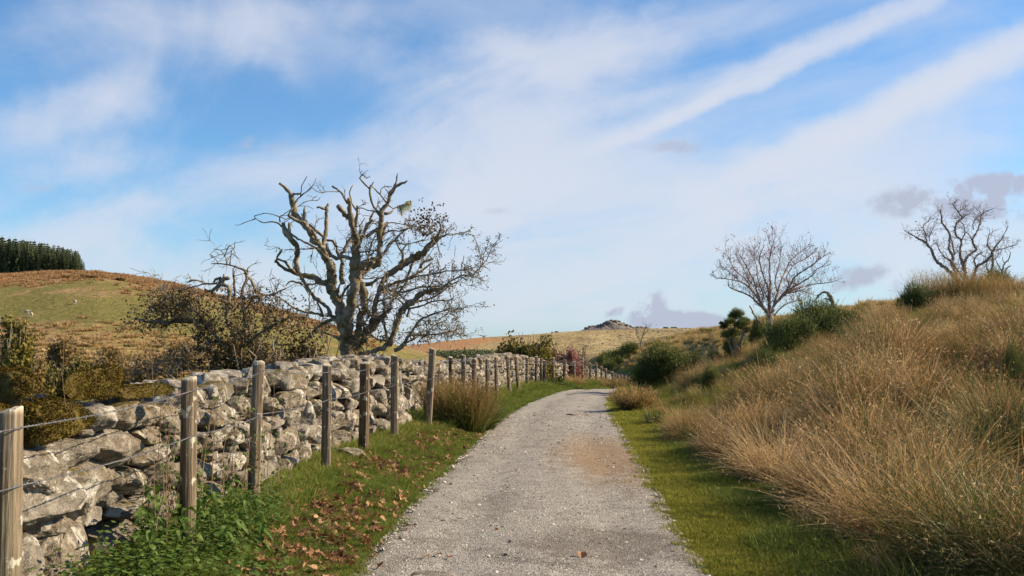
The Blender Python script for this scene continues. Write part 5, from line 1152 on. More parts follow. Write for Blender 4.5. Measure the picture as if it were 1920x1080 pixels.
# the far wood: a strip that reads as one mass
fw = []
for px in np.arange(795, 935, .9):
    for row in range(3):
        Y = 436 + row * 8 + sp_r.uniform(-3, 3); x = px + sp_r.uniform(-1, 1); X = (x - 960) / FPX * Y; top = np.interp(x, [790, 815, 850, 900, 930], [664, 657, 656, 655, 657]) + sp_r.uniform(0, 2.5)
        zt = P(x, top, Y)[2]; z0 = -10.5; n = 26; q = sp_r.random((n, 3)); fw.append(np.array((X, Y, z0)) + (q - (.5, .5, 0)) * (1.9, 2.2, zt - z0) )
fw = np.concatenate(fw); o = place('far_wood', leaf_mesh('far_wood', fw, .7, 66, 1, .2, (.2, 1)), M['conifer']); tagit(o, 'dark strip of woodland far off between the fence posts', 'wood', kind='stuff')
# bare sapling above the fence end
sp_l = [[('F', [(-520, 1100, 5), (-530, 1000, 4), (-535, 960, 4), (-510, 880, 3), (-490, 820, 2)])], [('F', [(-528, 960, 3), (-560, 900, 2), (-575, 850, 1.5)])], [('F', [(-515, 900, 2.5), (-480, 860, 2), (-460, 810, 1.5)])]]
sp = limbs_from(sp_l, 126.0, 20, .3); sbp = P(1204, 672, 126.0); sbp[2] = float(G(sbp[0], 126.0)); sp[0] = np.concatenate([[[sbp[0], 126, sbp[2], .08]], sp[0]])
s2 = build_tree('bare_sapling', sp, tuple(sbp), 'thin bare sapling standing on the straw slope above the track bend', 'sapling', M['bark_grey'], 10)
tw, tips = twigs_on(sp, 70, 53, (.3, 1.0), .012, .8, 1, .3, .25, minr=.008); o = place('twigs', tw_mesh('twigs', tw, sbp), M['twig'], s2); o['kind'] = 'stuff'
# ---------------------------------------------------------------- grass, rushes, litter
def scatter(name, protos, mats, pos, rot, scl, idx, label, kind='stuff'):
    """plants too many to count: one object that sets the prototype meshes on points"""
    n = len(pos); me = bpy.data.meshes.new(name); me.vertices.add(n); me.vertices.foreach_set('co', np.asarray(pos, np.float32).ravel())
    for nm, typ, dat, key in (('rot', 'FLOAT_VECTOR', rot, 'vector'), ('scl', 'FLOAT_VECTOR', scl, 'vector')):
        at = me.attributes.new(nm, typ, 'POINT'); at.data.foreach_set(key, np.asarray(dat, np.float32).ravel())
    at = me.attributes.new('pick', 'INT', 'POINT'); at.data.foreach_set('value', np.asarray(idx, np.int32))
    me.update()
    o = place(name, me); tagit(o, label, kind=kind)
    ng = bpy.data.node_groups.new(name, 'GeometryNodeTree'); ng.interface.new_socket('Geometry', in_out='INPUT', socket_type='NodeSocketGeometry'); ng.interface.new_socket('Geometry', in_out='OUTPUT', socket_type='NodeSocketGeometry')
    N = ng.nodes; L = ng.links; gi = N.new('NodeGroupInput'); go = N.new('NodeGroupOutput'); iop = N.new('GeometryNodeInstanceOnPoints'); g2i = N.new('GeometryNodeGeometryToInstance')
    for k, pm in reversed(list(enumerate(protos))):
        if len(pm.materials) == 0: pm.materials.append(mats[k % len(mats)])
        po = bpy.data.objects.new(name + '_clump', pm); oi = N.new('GeometryNodeObjectInfo'); oi.inputs['Object'].default_value = po; L.new(oi.outputs['Geometry'], g2i.inputs[0])
    def attr(nm, dt):
        a_ = N.new('GeometryNodeInputNamedAttribute'); a_.data_type = dt; a_.inputs['Name'].default_value = nm; return a_.outputs['Attribute']
    L.new(gi.outputs[0], iop.inputs['Points']); L.new(g2i.outputs[0], iop.inputs['Instance']); iop.inputs['Pick Instance'].default_value = True
    L.new(attr('pick', 'INT'), iop.inputs['Instance Index']); L.new(attr('rot', 'FLOAT_VECTOR'), iop.inputs['Rotation']); L.new(attr('scl', 'FLOAT_VECTOR'), iop.inputs['Scale'])
    L.new(iop.outputs[0], go.inputs[0])
    md = o.modifiers.new('scatter', 'NODES'); md.node_group = ng; return o
def blades(name, seed, n, h=(.5, .9), r0=.12, lean=.5, curl=.6, w=.004, seg=4, tint=(.3, .9), base=.15, wind=(0, 0), heads=0.0, flop=.15, green=.0):
    """a clump of narrow bent blades; tint runs from the base to the tip"""
    r = np.random.default_rng(seed)
    a = r.uniform(0, 2 * np.pi, n); q = np.sqrt(r.uniform(0, 1, n)) * r0; p0 = np.stack([q * np.cos(a), q * np.sin(a), np.zeros(n)], 1)
    H = r.uniform(*h, n); a2 = a + r.normal(0, 1.1, n); le = lean * (.25 + q / (r0 + 1e-6)) * r.uniform(.3, 1.3, n)
    d0 = np.stack([np.cos(a2) * le + wind[0], np.sin(a2) * le + wind[1], np.ones(n)], 1); d0 /= np.linalg.norm(d0, axis=1, keepdims=True)
    cu = curl * r.uniform(.2, 1.3, n) + (r.random(n) < flop) * r.uniform(.8, 2.2, n)
    hd = np.stack([np.cos(a2) + wind[0] * 2 + r.normal(0, .9, n), np.sin(a2) + wind[1] * 2 + r.normal(0, .9, n), -.35 * np.ones(n)], 1)
    pts = [p0]; d = d0
    for k in range(seg):
        d = d + hd * (cu / seg)[:, None] * (k + .6) / seg * 1.3; d /= np.linalg.norm(d, axis=1, keepdims=True)
        pts.append(pts[-1] + d * (H / seg)[:, None])
    sd_ = np.cross(d0, r.normal(size=(n, 3))); sd_ /= np.linalg.norm(sd_, axis=1, keepdims=True)
    V = []; T = []; tt = r.uniform(*tint, n) - (r.random(n) < green) * .35
    for k in range(seg):
        ww = w * (1 - .55 * k / seg) * r.uniform(.8, 1.2, n)[:, None] if k else w * np.ones((n, 1))
        V += [pts[k] - sd_ * ww / 2, pts[k] + sd_ * ww / 2]; t = np.clip(base + (tt - base) * (k / seg) ** .6 if k else np.full(n, base) * 1.0, 0, 1); T += [t, t]
    V.append(pts[-1]); T.append(np.clip(tt + .1, 0, 1))
    m = 2 * seg + 1; V = np.stack(V, 1).reshape(-1, 3); T = np.stack(T, 1).reshape(-1)
    i = np.arange(n)[:, None] * m; F4 = np.concatenate([np.stack([i + 2 * k, i + 2 * k + 1, i + 2 * k + 3, i + 2 * k + 2], -1).reshape(-1, 4) for k in range(seg - 1)]); F3 = np.stack([i + m - 3, i + m - 2, i + m - 1], -1).reshape(-1, 3)
    Fs = [F4, F3]
    if heads > 0:                                            # small seed heads near the tips
        s = r.random(n) < heads; k = s.sum(); c = pts[-2][s] + (pts[-1][s] - pts[-2][s]) * r.uniform(.1, .9, (k, 1)); dd = r.normal(size=(k, 3)) + (0, 0, .6); dd /= np.linalg.norm(dd, axis=1, keepdims=True); s2 = np.cross(dd, r.normal(size=(k, 3))); s2 /= np.linalg.norm(s2, axis=1, keepdims=True)
        hw = max(w * 1.1, .005); HV = np.stack([c - s2 * hw, c + s2 * hw, c + dd * hw * 5], 1).reshape(-1, 3); b = len(V)
        V = np.concatenate([V, HV]); T = np.concatenate([T, np.repeat(r.uniform(.35, .8, k), 3)]); Fs[1] = np.concatenate([F3, b + np.arange(3 * k).reshape(-1, 3)])
    return mesh(name, V, Fs, T)
sr = np.random.default_rng(99)
def lay(n, x, y, keepf):
    X = sr.uniform(*x, n); Y = sr.uniform(*y, n); k = keepf(X, Y); return X[k], Y[k]
def rots(n, tilt=.12): return np.stack([sr.normal(0, tilt, n), sr.normal(0, tilt, n), sr.uniform(0, 6.283, n)], 1)
lump = lambda X, Y: fbm2(X * .8, Y * .55, 3, 71)
# 1. long straw coloured purple moor grass and rushes on the bank, in tussocks that lean outwards
TU = [blades('straw', 500 + k, 260, (.18, .85), .13, .75, .8, .0056, 4, (.25, 1), .05, (.12, 0), 1.0, .35, .16) for k in range(5)] + \
     [blades('straw', 510 + k, 250, (.2, .75), .16, 1.1, 1.7, .0056, 5, (.2, .95), .04, (.2, .1), 1.0, .6, .2) for k in range(3)] + \
     [blades('rushy', 514 + k, 260, (.45, .95), .13, .45, .35, .005, 4, (.15, 1), .05, (.2, 0), .5, .1, .25) for k in range(2)]
SF = [blades('straw_far', 520 + k, 200, (.35, .75), .24, .5, .7, .012, 3, (.25, 1), .15, (.3, 0), .3, .2, .14) for k in range(4)]
SFF = [blades('straw_far', 525 + k, 130, (.35, .7), .42, .5, .6, .035, 2, (.3, .95), .3, (.2, 0), 0, .2, .1) for k in range(3)]
def inview(X, Y, m=.06): return (np.abs(X) < Y * (.48 + m) + 1.2)
def bank(X, Y, edge=1.15):
    e = PR(Y) + np.interp(Y, [0, 7, 10, 14, 20, 30, 40], [1.0, 1.15, 1.35, 1.35, 1.2, .9, .6]) * (edge / 1.15) + .35 * fbm2(X * 0 + 2, Y * .9, 2, 77); return X > e
def off_gorse(X, Y, m=.85):
    k = ((X - 6.7) / 1.25) ** 2 + ((Y - 15.2) / 1.6) ** 2 > 1.2
    for gx_, gy_, gr in GS: k &= np.hypot(X - gx_, Y - gy_) > gr * m
    return k
greenish = lambda X, Y: fbm2(X * .45, Y * .3, 3, 72) > .18
def tussocks(name, protos, mats, ncen, nper, x, y, s0, rad, label, loose=0):
    cx, cy = lay(ncen, x, y, lambda X, Y: bank(X, Y) & inview(X, Y)); cs = sr.uniform(.5, 1.4, len(cx)) * (1 + .4 * lump(cx, cy))
    r_ = np.sqrt(sr.random((len(cx), nper))) ; a_ = sr.uniform(0, 2 * np.pi, (len(cx), nper))
    X = (cx[:, None] + r_ * rad * cs[:, None] * np.cos(a_)).ravel(); Y = (cy[:, None] + r_ * rad * cs[:, None] * np.sin(a_)).ravel(); s = (cs[:, None] * (1.08 - .5 * r_ ** 2)).ravel(); t_ = (.08 + .55 * r_).ravel(); z_ = (a_ + sr.normal(0, .35, a_.shape)).ravel()
    up = (.30 * cs[:, None] * (1 - r_ ** 2)).ravel()
    lx, ly = lay(loose, x, y, lambda X, Y: bank(X, Y) & inview(X, Y)); X = np.r_[X, lx]; Y = np.r_[Y, ly]; s = np.r_[s, sr.uniform(.35, .75, len(lx))]; t_ = np.r_[t_, sr.uniform(0, .5, len(lx))]; z_ = np.r_[z_, sr.uniform(0, 6.28, len(lx))]; up = np.r_[up, np.zeros(len(lx))]
    k = off_gorse(X, Y) & bank(X, Y, .8); X, Y, s, t_, z_, up = X[k], Y[k], s[k], t_[k], z_[k], up[k]; m_ = len(X)
    s = s * s0 * sr.uniform(.85, 1.15, m_) * np.clip(.75 + (X - PR(Y) - 1.2) * .2, .6, 1)
    pick = sr.integers(0, len(protos), m_)
    return scatter(name, protos, mats, np.stack([X, Y, G(X, Y) - .03 + up * s0 * .6], 1), np.stack([sr.normal(0, .12, m_), t_, z_], 1), np.stack([s, s, s * sr.uniform(.85, 1.15, m_)], 1), pick, label)
MTU = [M['straw']] * 8 + [M['russet']] * 2
tussocks('straw_grass', TU, MTU, 210, 13, (2.2, 13), (5.2, 20), 1.0, .40, 'tawny tangled moor grass covering the near bank', 700)
tussocks('straw_grass', TU, MTU, 290, 11, (2.6, 24), (19, 36), .70, .42, 'tawny moor grass on the middle of the bank', 700)
tussocks('straw_grass', SF, [M['straw_far']], 800, 6, (3.5, 34), (34, 66), .72, .55, 'pale straw grass on the upper slope of the bank', 1800)
tussocks('straw_grass', SFF, [M['straw_far']], 2000, 4, (6, 62), (62, 150), .85, .8, 'pale straw grass on the far slope beyond the bend', 2500)
UG = [blades('under', 530 + k, 220, (.16, .38), .22, .7, .9, .0045, 3, (.15, .9), .1, (0, 0), 0, .2) for k in range(3)]
X, Y = lay(3400, (2.0, 20), (5, 40), lambda X, Y: bank(X, Y, .95) & inview(X, Y)); pos = np.stack([X, Y, G(X, Y) - .02], 1); m_ = len(X); s = sr.uniform(.7, 1.3, m_) * np.interp(Y, [5, 18, 40], [1, 1.1, 1.3])
scatter('green_grass', UG, [M['turf'], M['straw'], M['moss_turf']], pos, rots(m_), np.stack([s, s, s * .9], 1), sr.integers(0, 3, m_), 'green grass growing up between the tawny tussocks')
# 2. short turf of the two verges
VT = [blades('turf', 540 + k, 240, (.035, .085), .13, .5, .5, .0042, 2, (.3, 1), .15) for k in range(4)]
VL = [blades('turf', 545 + k, 130, (.07, .17), .10, .55, .8, .0042, 3, (.3, 1), .15, (0, 0), 0, .25) for k in range(3)]
MT = [blades('mosst', 550 + k, 240, (.018, .045), .13, .6, .4, .005, 2, (.2, 1), .2) for k in range(3)]
def verge_pts(n, side, y, a, b):
    Y = sr.uniform(*y, n) ; q = sr.uniform(0, 1, n); 
    if side < 0: X = PL(Y) + np.interp(Y, [10, 25], [.08, -.08]) - a - q * (b - a)
    else: X = PR(Y) - np.interp(Y, [10, 25], [.10, -.06]) + a + q * (b - a)
    return X, Y
def turf(name, protos, matl, n, side, y, a, b, s0, label, jit=.3, edge=True, scalef=None):
    X, Y = verge_pts(n, side, y, a, b); k = inview(X, Y, .1)
    if edge: k &= sr.random(n) < np.clip(((PL(Y) - X) if side < 0 else (X - PR(Y))) / .25 + .5 + 1.2 * fbm2(X * 3.1, Y * 2.3, 3, 81), 0, 1)
    X, Y = X[k], Y[k]; m_ = len(X); s = s0 * sr.uniform(1 - jit, 1 + jit, m_) * (scalef(X, Y) if scalef else 1) * np.interp(Y, [0, 20, 45], [1, 1.3, 2.4])
    return scatter(name, protos, matl, np.stack([X, Y, np.maximum(G(X, Y), ZB(Y)) - .004], 1), rots(m_, .08), np.stack([s * 1.15, s * 1.15, s * np.interp(Y, [0, 20, 45], [1, .85, .6])], 1), sr.integers(0, len(protos), m_), label)
turf('verge_turf', VT, [M['turf']], 7500, -1, (5.5, 22), .0, 1.35, 1.0, 'short green turf of the left verge', scalef=lambda X, Y: .62 + .4 * fbm2(X * 1.5, Y * 1.5, 2, 83) + .4 * sst(.6, 1.3, PL(Y) - X))
turf('verge_turf', VT, [M['turf']], 4500, -1, (21, 60), .0, 1.5, 1.0, 'green turf of the left verge farther along the track')
turf('long_verge_grass', VL, [M['turf']], 700, -1, (5.5, 20), .95, 1.5, .8, 'longer green grass along the foot of the wall', edge=False)
turf('long_verge_grass', VL, [M['moss_turf']], 260, -1, (5.3, 15), .9, 1.5, .8, 'yellowing grass mixed into the leafy verge', edge=False)
turf('long_verge_grass', VL, [M['straw']], 260, -1, (5.3, 18), .85, 1.5, 1.0, 'dry straw blades standing in the left verge', edge=False)
turf('long_verge_grass', VL, [M['straw']], 900, -1, (19, 62), .55, 1.7, 1.3, 'dry longer grass by the far fence posts', edge=False)
turf('mossy_turf', MT, [M['moss_turf']], 9500, 1, (5.3, 22), .0, 1.75, 1.0, 'mossy short turf of the right verge')
turf('mossy_turf', MT, [M['moss_turf']], 3500, 1, (21, 45), .0, 1.2, 1.3, 'mossy turf at the right edge of the far track')
turf('verge_turf', VT, [M['moss_turf']], 1600, 1, (5.3, 20), .7, 1.8, 1.1, 'greener tufts on the right verge', scalef=lambda X, Y: 1 + .6 * fbm2(X * 1.5, Y * 1.5, 2, 85))
turf('track_weeds', MT, [M['moss_turf']], 170, -1, (9, 38), -1.6, -1.1, .7, 'sparse weeds along the middle of the track', edge=False)
# 3. tussocks one can tell apart
def tussock(px, ybase, Y, meshes, matn, s, label, cat='rush tussock', name='rush_tussock', hz=1.0, rz=0.0, z=None):
    X = (px - 960) / FPX * Y; zz = float(G(X, Y)) - .03 if z is None else z; o = empty(name, (X, Y, zz), rz, label=label, cat=cat)
    for k, me in enumerate(meshes):
        f = place('blades', me, M[matn] if isinstance(matn, str) else M[matn[k]], o, scl=(s, s, s * hz)); f['kind'] = 'stuff'
    return o
RT = lambda sd, n=900, **k: blades('blades', sd, n, **{**dict(h=(.55, 1.0), r0=.16, lean=.75, curl=.5, w=.0045, seg=4, tint=(.2, .75), base=.05, heads=.3, flop=.08), **k})
tussock(872, 795, 19.6, [RT(601, 1900, r0=.30, tint=(.15, 1), lean=.45, curl=.3, heads=.6, w=.0065), ], 'russet', 1.15, 'large russet and green rush tussock by the fence after the near wall ends', hz=1.0)
tussock(905, 790, 20.4, [RT(602, 900, r0=.18, tint=(.05, .5), w=.006), ], 'rush', .85, 'greener half of the rush clump right of the dark fence post')
tussock(828, 780, 20.6, [RT(603, 1300, r0=.2, tint=(.2, 1), lean=.4, curl=.3, w=.0065), ], 'russet', 1.05, 'russet rushes tucked against the wall end')
tussock(1222, 798, 21.6, [RT(604, 420, r0=.12, h=(.3, .5), tint=(0, .35), w=.006, lean=.6, heads=0)], 'rush', .95, 'small dark green rush tuft on the right verge by the track bend')
tussock(1290, 815, 19.5, [RT(605, 600, r0=.2, h=(.4, .7), tint=(.3, 1), w=.0055, curl=1.1)], 'straw', .95, 'straw tussock spilling over the right verge above the shadowed turf')
tussock(1640, 700, 22.0, [RT(606, 1300, r0=.26, h=(.8, 1.5), lean=.5, tint=(.1, .75), w=.006), ], 'rush', 1.0, 'tall greenish rush fountain in the middle of the bank')
tussock(1790, 590, 36.0, [RT(607, 2200, r0=1.1, h=(.9, 1.7), lean=.35, tint=(.3, 1), w=.011)], 'straw', 1.0, 'tall upright brown rushes on the right skyline')
tussock(1850, 570, 36.0, [RT(620, 2400, r0=1.3, h=(.8, 1.4), lean=.4, tint=(.35, 1), w=.011)], 'straw', 1.0, 'broad stand of golden rushes on the right skyline below the hawthorn')
tussock(1075, 722, 48.0, [RT(608, 500, r0=.35, h=(.5, .8), tint=(.1, .9), w=.014)], 'straw', .9, 'yellow green grass tuft at the foot of the far fence, the left of two')
tussock(1118, 722, 58.0, [RT(609, 500, r0=.4, h=(.6, .9), tint=(.1, .9), w=.016)], 'straw', .9, 'yellow green grass tuft at the far fence, the right of two')
tussock(1160, 728, 70.0, [RT(610, 500, r0=.8, h=(.7, 1.0), tint=(.3, .9), w=.02)], 'russet', 1.0, 'reddish rushes where the far fence drops behind the gorse')
# big overhanging tussocks, right foreground; shade at the foot put into the blade tint
for k, (px, Y, s, sd, mt_, lab) in enumerate(((1660, 8.6, 1.0, 611, 'straw', 'big overhanging tussock at the lower right with a dark hollow under it'), (1800, 7.4, 1.15, 612, 'straw', 'tallest straw tussock nearest the lower right corner'),
        (1890, 6.9, 1.0, 613, 'rush', 'green based rush tussock cut by the right picture edge'), (1560, 10.2, .95, 614, 'straw', 'arched straw tussock bulging over the right verge'), (1450, 12.4, .95, 615, 'straw', 'tussock with green leaves under its skirt beside the mossy turf'),
        (1370, 14.8, .85, 616, 'straw', 'combed over straw tussock at the edge of the verge'), (1750, 9.6, 1.1, 617, 'straw', 'tall leaning tussock behind the lower right hollow'), (1860, 10.5, 1.15, 618, 'rush', 'tall green stemmed rush clump at the right edge'))):
    m1 = blades('blades', sd, 1300, (.35, 1.15), .24, .8, 1.15, .0055, 5, (.3, .95) if mt_ == 'straw' else (.15, .9), .04, (0, -.05), .5, .35, .15)
    m2 = blades('blades', sd + 40, 500, (.2, .6), .24, 1.2, 1.2, .006, 4, (.0, .4), .0)
    tussock(px, 0, Y, [m1, m2], [mt_, mt_], s, lab)
tussock(1188, 0, 26.2, [RT(619, 1700, r0=.26, h=(.5, 1.0), tint=(.15, .9), w=.011, curl=.9)], 'straw', .88, 'tussock at the verge edge that throws a thin shadow across the track')
# yew-green seedling bush at the far fence, small heather-green bush
leafbush('juniper_bush', 1041, 700, 34, 43.6, 350, 'gorse', 'small bright green bush at the foot of the far fence posts', 2600, .10, 'bush', twigs=False)
# 4. nettles and dead stalks at the foot of the near wall
def leaf_shape(name, seed, L=.07, w=.5, droop=.35):
    r = np.random.default_rng(seed); xs = np.array([0, .18, .42, .7, 1.0]); ws = np.array([.02, .85, 1.0, .6, .0]) * w * L / 2; zz = -droop * L * xs ** 2
    mid = np.stack([xs * L, 0 * xs, zz], 1); lf = np.stack([xs * L - .02 * L, ws, zz + ws * .45], 1); rt_ = np.stack([xs * L - .02 * L, -ws, zz + ws * .45], 1)
    V = np.concatenate([mid, lf, rt_]) + r.normal(0, .0012, (15, 3)); F = []
    for k in range(4): F += [(k, k + 1, 5 + k + 1, 5 + k), (k, 10 + k, 10 + k + 1, k + 1)]
    T = np.clip(r.uniform(.3, .7) + r.uniform(-.1, .1, 15), 0, 1); m_ = mesh(name, V, np.array(F), T); m_.materials.append(M['nettle']); return m_
LM = [leaf_shape('leaf', 700 + k, L=.062 + .012 * k, w=.62, droop=.3 + .25 * k) for k in range(4)]
nr = np.random.default_rng(31)
def nettle(px, Y, h, k, label, group='nettle plants at the foot of the wall', n=7, dx=0):
    X = (px - 960) / FPX * Y; z = float(G(X, Y)) - .01; o = empty('nettle_plant', (X, Y, z), label=label, cat='nettle', group=group)
    bend = nr.normal(0, .12, 2); s = np.linspace(0, 1, 6); pts = np.stack([bend[0] * h * s ** 2, bend[1] * h * s ** 2, h * s], 1); a = Acc(); add_tube(a, pts, np.linspace(.003, .0015, 6), T=.4, sides=4, cap=False)
    place('stem', a.mesh('stem'), M['nettle'], o)
    for q in range(n):
        f = .22 + .78 * (q + .5) / n; c = np.array([np.interp(f, s, pts[:, i]) for i in range(3)]); az = q * 1.571 + nr.uniform(-.4, .4)
        for sd_ in (0, math.pi):
            l = place('leaf', LM[nr.integers(4)], None, o, tuple(c), (nr.uniform(-.35, .35), nr.uniform(-.35, .35), az + sd_), float(nr.uniform(.75, 1.25) * (1.15 - .45 * f)))
spots = []
for k in range(44):
    px = nr.uniform(262, 520); Y = np.interp(px, [262, 520], [6.4, 8.6]) + nr.uniform(-.9, .6); h = nr.uniform(.2, .5) * np.interp(px, [262, 380, 520], [1.15, 1.1, .7]); spots.append((px, Y, h))
tall = sorted(spots, key=lambda s: -s[2])
for k, (px, Y, h) in enumerate(spots):
    nettle(px, Y, h, k, 'leafy green nettle in the patch at the foot of the near wall', n=6)
UL = []
for k in range(4):
    r = np.random.default_rng(720 + k); a = Acc()
    for _ in range(16):
        x, y = r.normal(0, .09, 2); h = r.uniform(.10, .34)
        for q in range(5):
            c = np.array((x, y, h * (q + 1) / 5)); az = r.uniform(0, 6.28); L = r.uniform(.025, .05); d = np.array((math.cos(az), math.sin(az), -.2)); s_ = np.array((-math.sin(az), math.cos(az), .1)) * L * .35
            a.add(np.array([c, c + d * L * .5 + s_, c + d * L, c + d * L * .5 - s_]), np.array([[0, 1, 2, 3]]), float(np.clip(r.normal(.5, .2), 0, 1)))
    UL.append(a.mesh('herbs'))
X = np.concatenate([nr.uniform(-2.35, -1.85, 190), nr.uniform(-2.3, -1.3, 70)]); Y = np.concatenate([nr.uniform(5.2, 9.0, 190), nr.uniform(5.5, 14, 70)]); pos = np.stack([X, Y, G(X, Y) - .01], 1); s = nr.uniform(.5, 1.2, len(X)) * np.interp(Y, [5, 8, 14], [1.1, .9, .5])
scatter('undergrowth', UL, [M['nettle']], pos, rots(len(X)), np.stack([s, s, s], 1), nr.integers(0, 4, len(X)), 'low leafy undergrowth at the foot of the near wall')
for k in range(24):
    px = nr.uniform(300, 545); Y = np.interp(px, [300, 545], [6.9, 10.2]) + nr.uniform(-.4, .5); X = (px - 960) / FPX * Y; z = float(G(X, Y)); h = nr.uniform(.5, 1.15); a = Acc(); ln = nr.normal(0, .1, 2) + (.05, 0)
    s = np.linspace(0, 1, 8); pts = np.stack([ln[0] * s * h + .02 * np.sin(s * 5 + k), ln[1] * s * h, h * s], 1); add_tube(a, pts, np.linspace(.0042, .0016, 8), T=nr.uniform(.1, .8), sides=4, cap=False)
    for _ in range(nr.integers(2, 7)):
        f = nr.integers(2, 7); e = pts[f] + nr.normal(0, .06, 3) + (0, 0, .08); add_tube(a, np.array([pts[f], e]), (.0018, .0009), T=.5, sides=3, cap=False)
    o = empty('dead_stalk', (X, Y, z - .02), label='upright brown dead weed stalk among the nettles by the wall', cat='weed stalk', group='dead weed stalks by the near wall'); place('stem', a.mesh('stem'), M['dead_stem'], o)
    tips_ = pts[2:] + nr.normal(0, .02, (6, 3)); lf = place('leaves', leaf_mesh('leaves', tips_, .035, k, 4, .04, (.3, 1)), M['nettle' if k % 3 else 'brown_leaf'], o); lf['kind'] = 'stuff'
for (x0, y0, x1, y1, Y, lab) in ((272, 1010, 330, 800, 6.3, 'thick pale bramble cane slanting up left of the second post'), (118, 880, 120, 640, 5.9, 'thin straight stem rising in front of the mossy boulder'), (300, 1000, 284, 640, 6.4, 'thin grey stem rising past the mossy slab'), (560, 890, 522, 1020, 8.6, 'pale dry grass stalk leaning over the verge')):
    p0, p1 = P(x0, max(y0, y1), Y), P(x1 if y0 > y1 else x1, min(y0, y1), Y); X0 = p0[0]; p0[2] = float(G(X0, Y)) - .02; q = np.array([p0 + (p1 - p0) * s + nr.normal(0, .012, 3) * (0 < s < 1) for s in np.linspace(0, 1, 8)]); a = Acc(); add_tube(a, q - p0, np.linspace(.006 if 'cane' in lab else .0022, .002 if 'cane' in lab else .0012, 8), T=.55, sides=5)
    o = place('bramble_cane' if 'cane' in lab else 'weed_stem', a.mesh('stem'), M['dead_stem'], None, tuple(p0)); tagit(o, lab, 'plant stem')
# 5. fallen leaves
def dry_leaf(name, seed, s=.034):
    r = np.random.default_rng(seed); n = 15; a = np.linspace(0, 2 * np.pi, n, endpoint=False); rr = s * (1 + .38 * np.cos(5 * a / 1) * (np.cos(a / 2) ** 2 + .25)) * r.uniform(.8, 1.15, n)
    x, y = rr * np.cos(a), rr * np.sin(a); cu = r.uniform(6, 20) ; tw_ = r.uniform(-12, 12); z = cu * (x * x) * r.choice([1, 1, -1]) + tw_ * x * y + r.normal(0, .004, n)
    V = np.concatenate([np.stack([x, y, z], 1), [[0, 0, -.003]]]); F = np.stack([np.arange(n), (np.arange(n) + 1) % n, np.full(n, n)], 1)
    V = np.concatenate([V, [[-s, 0.002, z[7]], [-s, -.002, z[7]], [-s * 1.9, 0, z[7] + .01]]]); F = np.concatenate([F, [[n + 1, n + 2, n + 3]]])
    m_ = mesh(name, V, F, np.clip(.5 + r.normal(0, .12, len(V)), 0, 1)); m_.materials.append(M['dry_leaf']); return m_
DL_ = [dry_leaf('fallen_leaf', 800 + k) for k in range(7)]
fr_ = np.random.default_rng(61); leaves = []
while len(leaves) < 1650:
    Y = fr_.uniform(5.6, 19) if fr_.random() < .93 else fr_.uniform(18, 32); q = fr_.random(); X = PL(Y) + .12 - q * 1.25
    d = np.exp(-((PL(Y) - X - np.interp(Y, [6, 8, 11], [.35, .5, .7])) / .46) ** 2) * np.interp(Y, [5.5, 7, 9, 12, 14, 17, 20], [1, 1, .85, .9, .5, .35, .1]) * np.clip(.55 + 1.5 * fbm2(np.array(X * 1.6), np.array(Y * 1.1), 2, 91), .04, 1)
    if fr_.random() < d or fr_.random() < .035: leaves.append((X, Y))
for _ in range(16): Y = fr_.uniform(6.8, 26); leaves.append((fr_.uniform(PL(Y) - .02, PL(Y) + .5), Y))
for _ in range(14): Y = fr_.uniform(6.8, 22); leaves.append((fr_.uniform(PL(Y) + .3, PR(Y) + .9), Y))
leaves.sort(key=lambda l: l[1])
LV = [];
for k, (X, Y) in enumerate(leaves):
    on = PL(Y) + .02 < X < PR(Y); z = (float(path_z(X, Y)) + .008) if on else float(G(X, Y)) + fr_.uniform(.03, .09)
    LV.append((X, Y, z, fr_.normal(0, .45), fr_.normal(0, .45), fr_.uniform(0, 6.28), fr_.uniform(.5, 1.25) * (.55 if on else 1.0) * (.6 if X > 0 else 1), int(fr_.integers(7))))
for (X, Y, z, a_, b_, c_, s, k) in LV[:285]:
    on = PL(Y) + .02 < X < PR(Y)
    o = place('fallen_leaf', DL_[k], None, None, (X, Y, z), (a_, b_, c_), s); tagit(o, 'dry brown leaf lying on the gravel track' if on else 'curled brown fallen leaf lying in the grass of a verge', 'leaf', 'fallen leaves on the gravel' if on else 'fallen leaves on the verges')
rest = np.array([l[:7] for l in LV[285:]]); scatter('leaf_litter', DL_, [M['dry_leaf']], rest[:, :3], rest[:, 3:6], np.repeat(rest[:, 6:7], 3, 1) * 1.1, np.array([l[7] for l in LV[285:]]), 'brown leaf litter scattered farther along the left verge')
for (px, py, s, lab) in ((1090, 1044, 1.35, 'dark curled leaf alone in the middle of the near track'), (712, 1058, 1.2, 'brown leaf at the lower left edge of the track'), (800, 1040, 1.1, 'leaf of the torn leaf scraps on the near track, the left piece'), (822, 1036, 1.2, 'leaf of the torn leaf scraps on the near track, the middle piece'), (843, 1041, 1.0, 'leaf of the torn leaf scraps on the near track, the right piece'),
                         (990, 905, .6, 'small brown leaf on the gravel half way along the near track'), (860, 970, .8, 'flat leaf scrap left of the track centre'), (760, 990, .9, 'orange brown leaf at the left gravel edge'), (1110, 1012, .7, 'thin twiggy leaf scrap above the dark curled leaf'), (845, 908, .8, 'leaf at the left edge of the gravel beside the leafy verge')):
    d = ray(px, py); Y = 1.55 / -d[2] * d[1]; X = d[0] / d[1] * Y; o = place('fallen_leaf', DL_[px % 7], None, None, (X, Y, float(path_z(X, Y)) + .018), (fr_.normal(0, .3), fr_.normal(0, .3), px * 1.3), s * .8); tagit(o, lab, 'leaf')
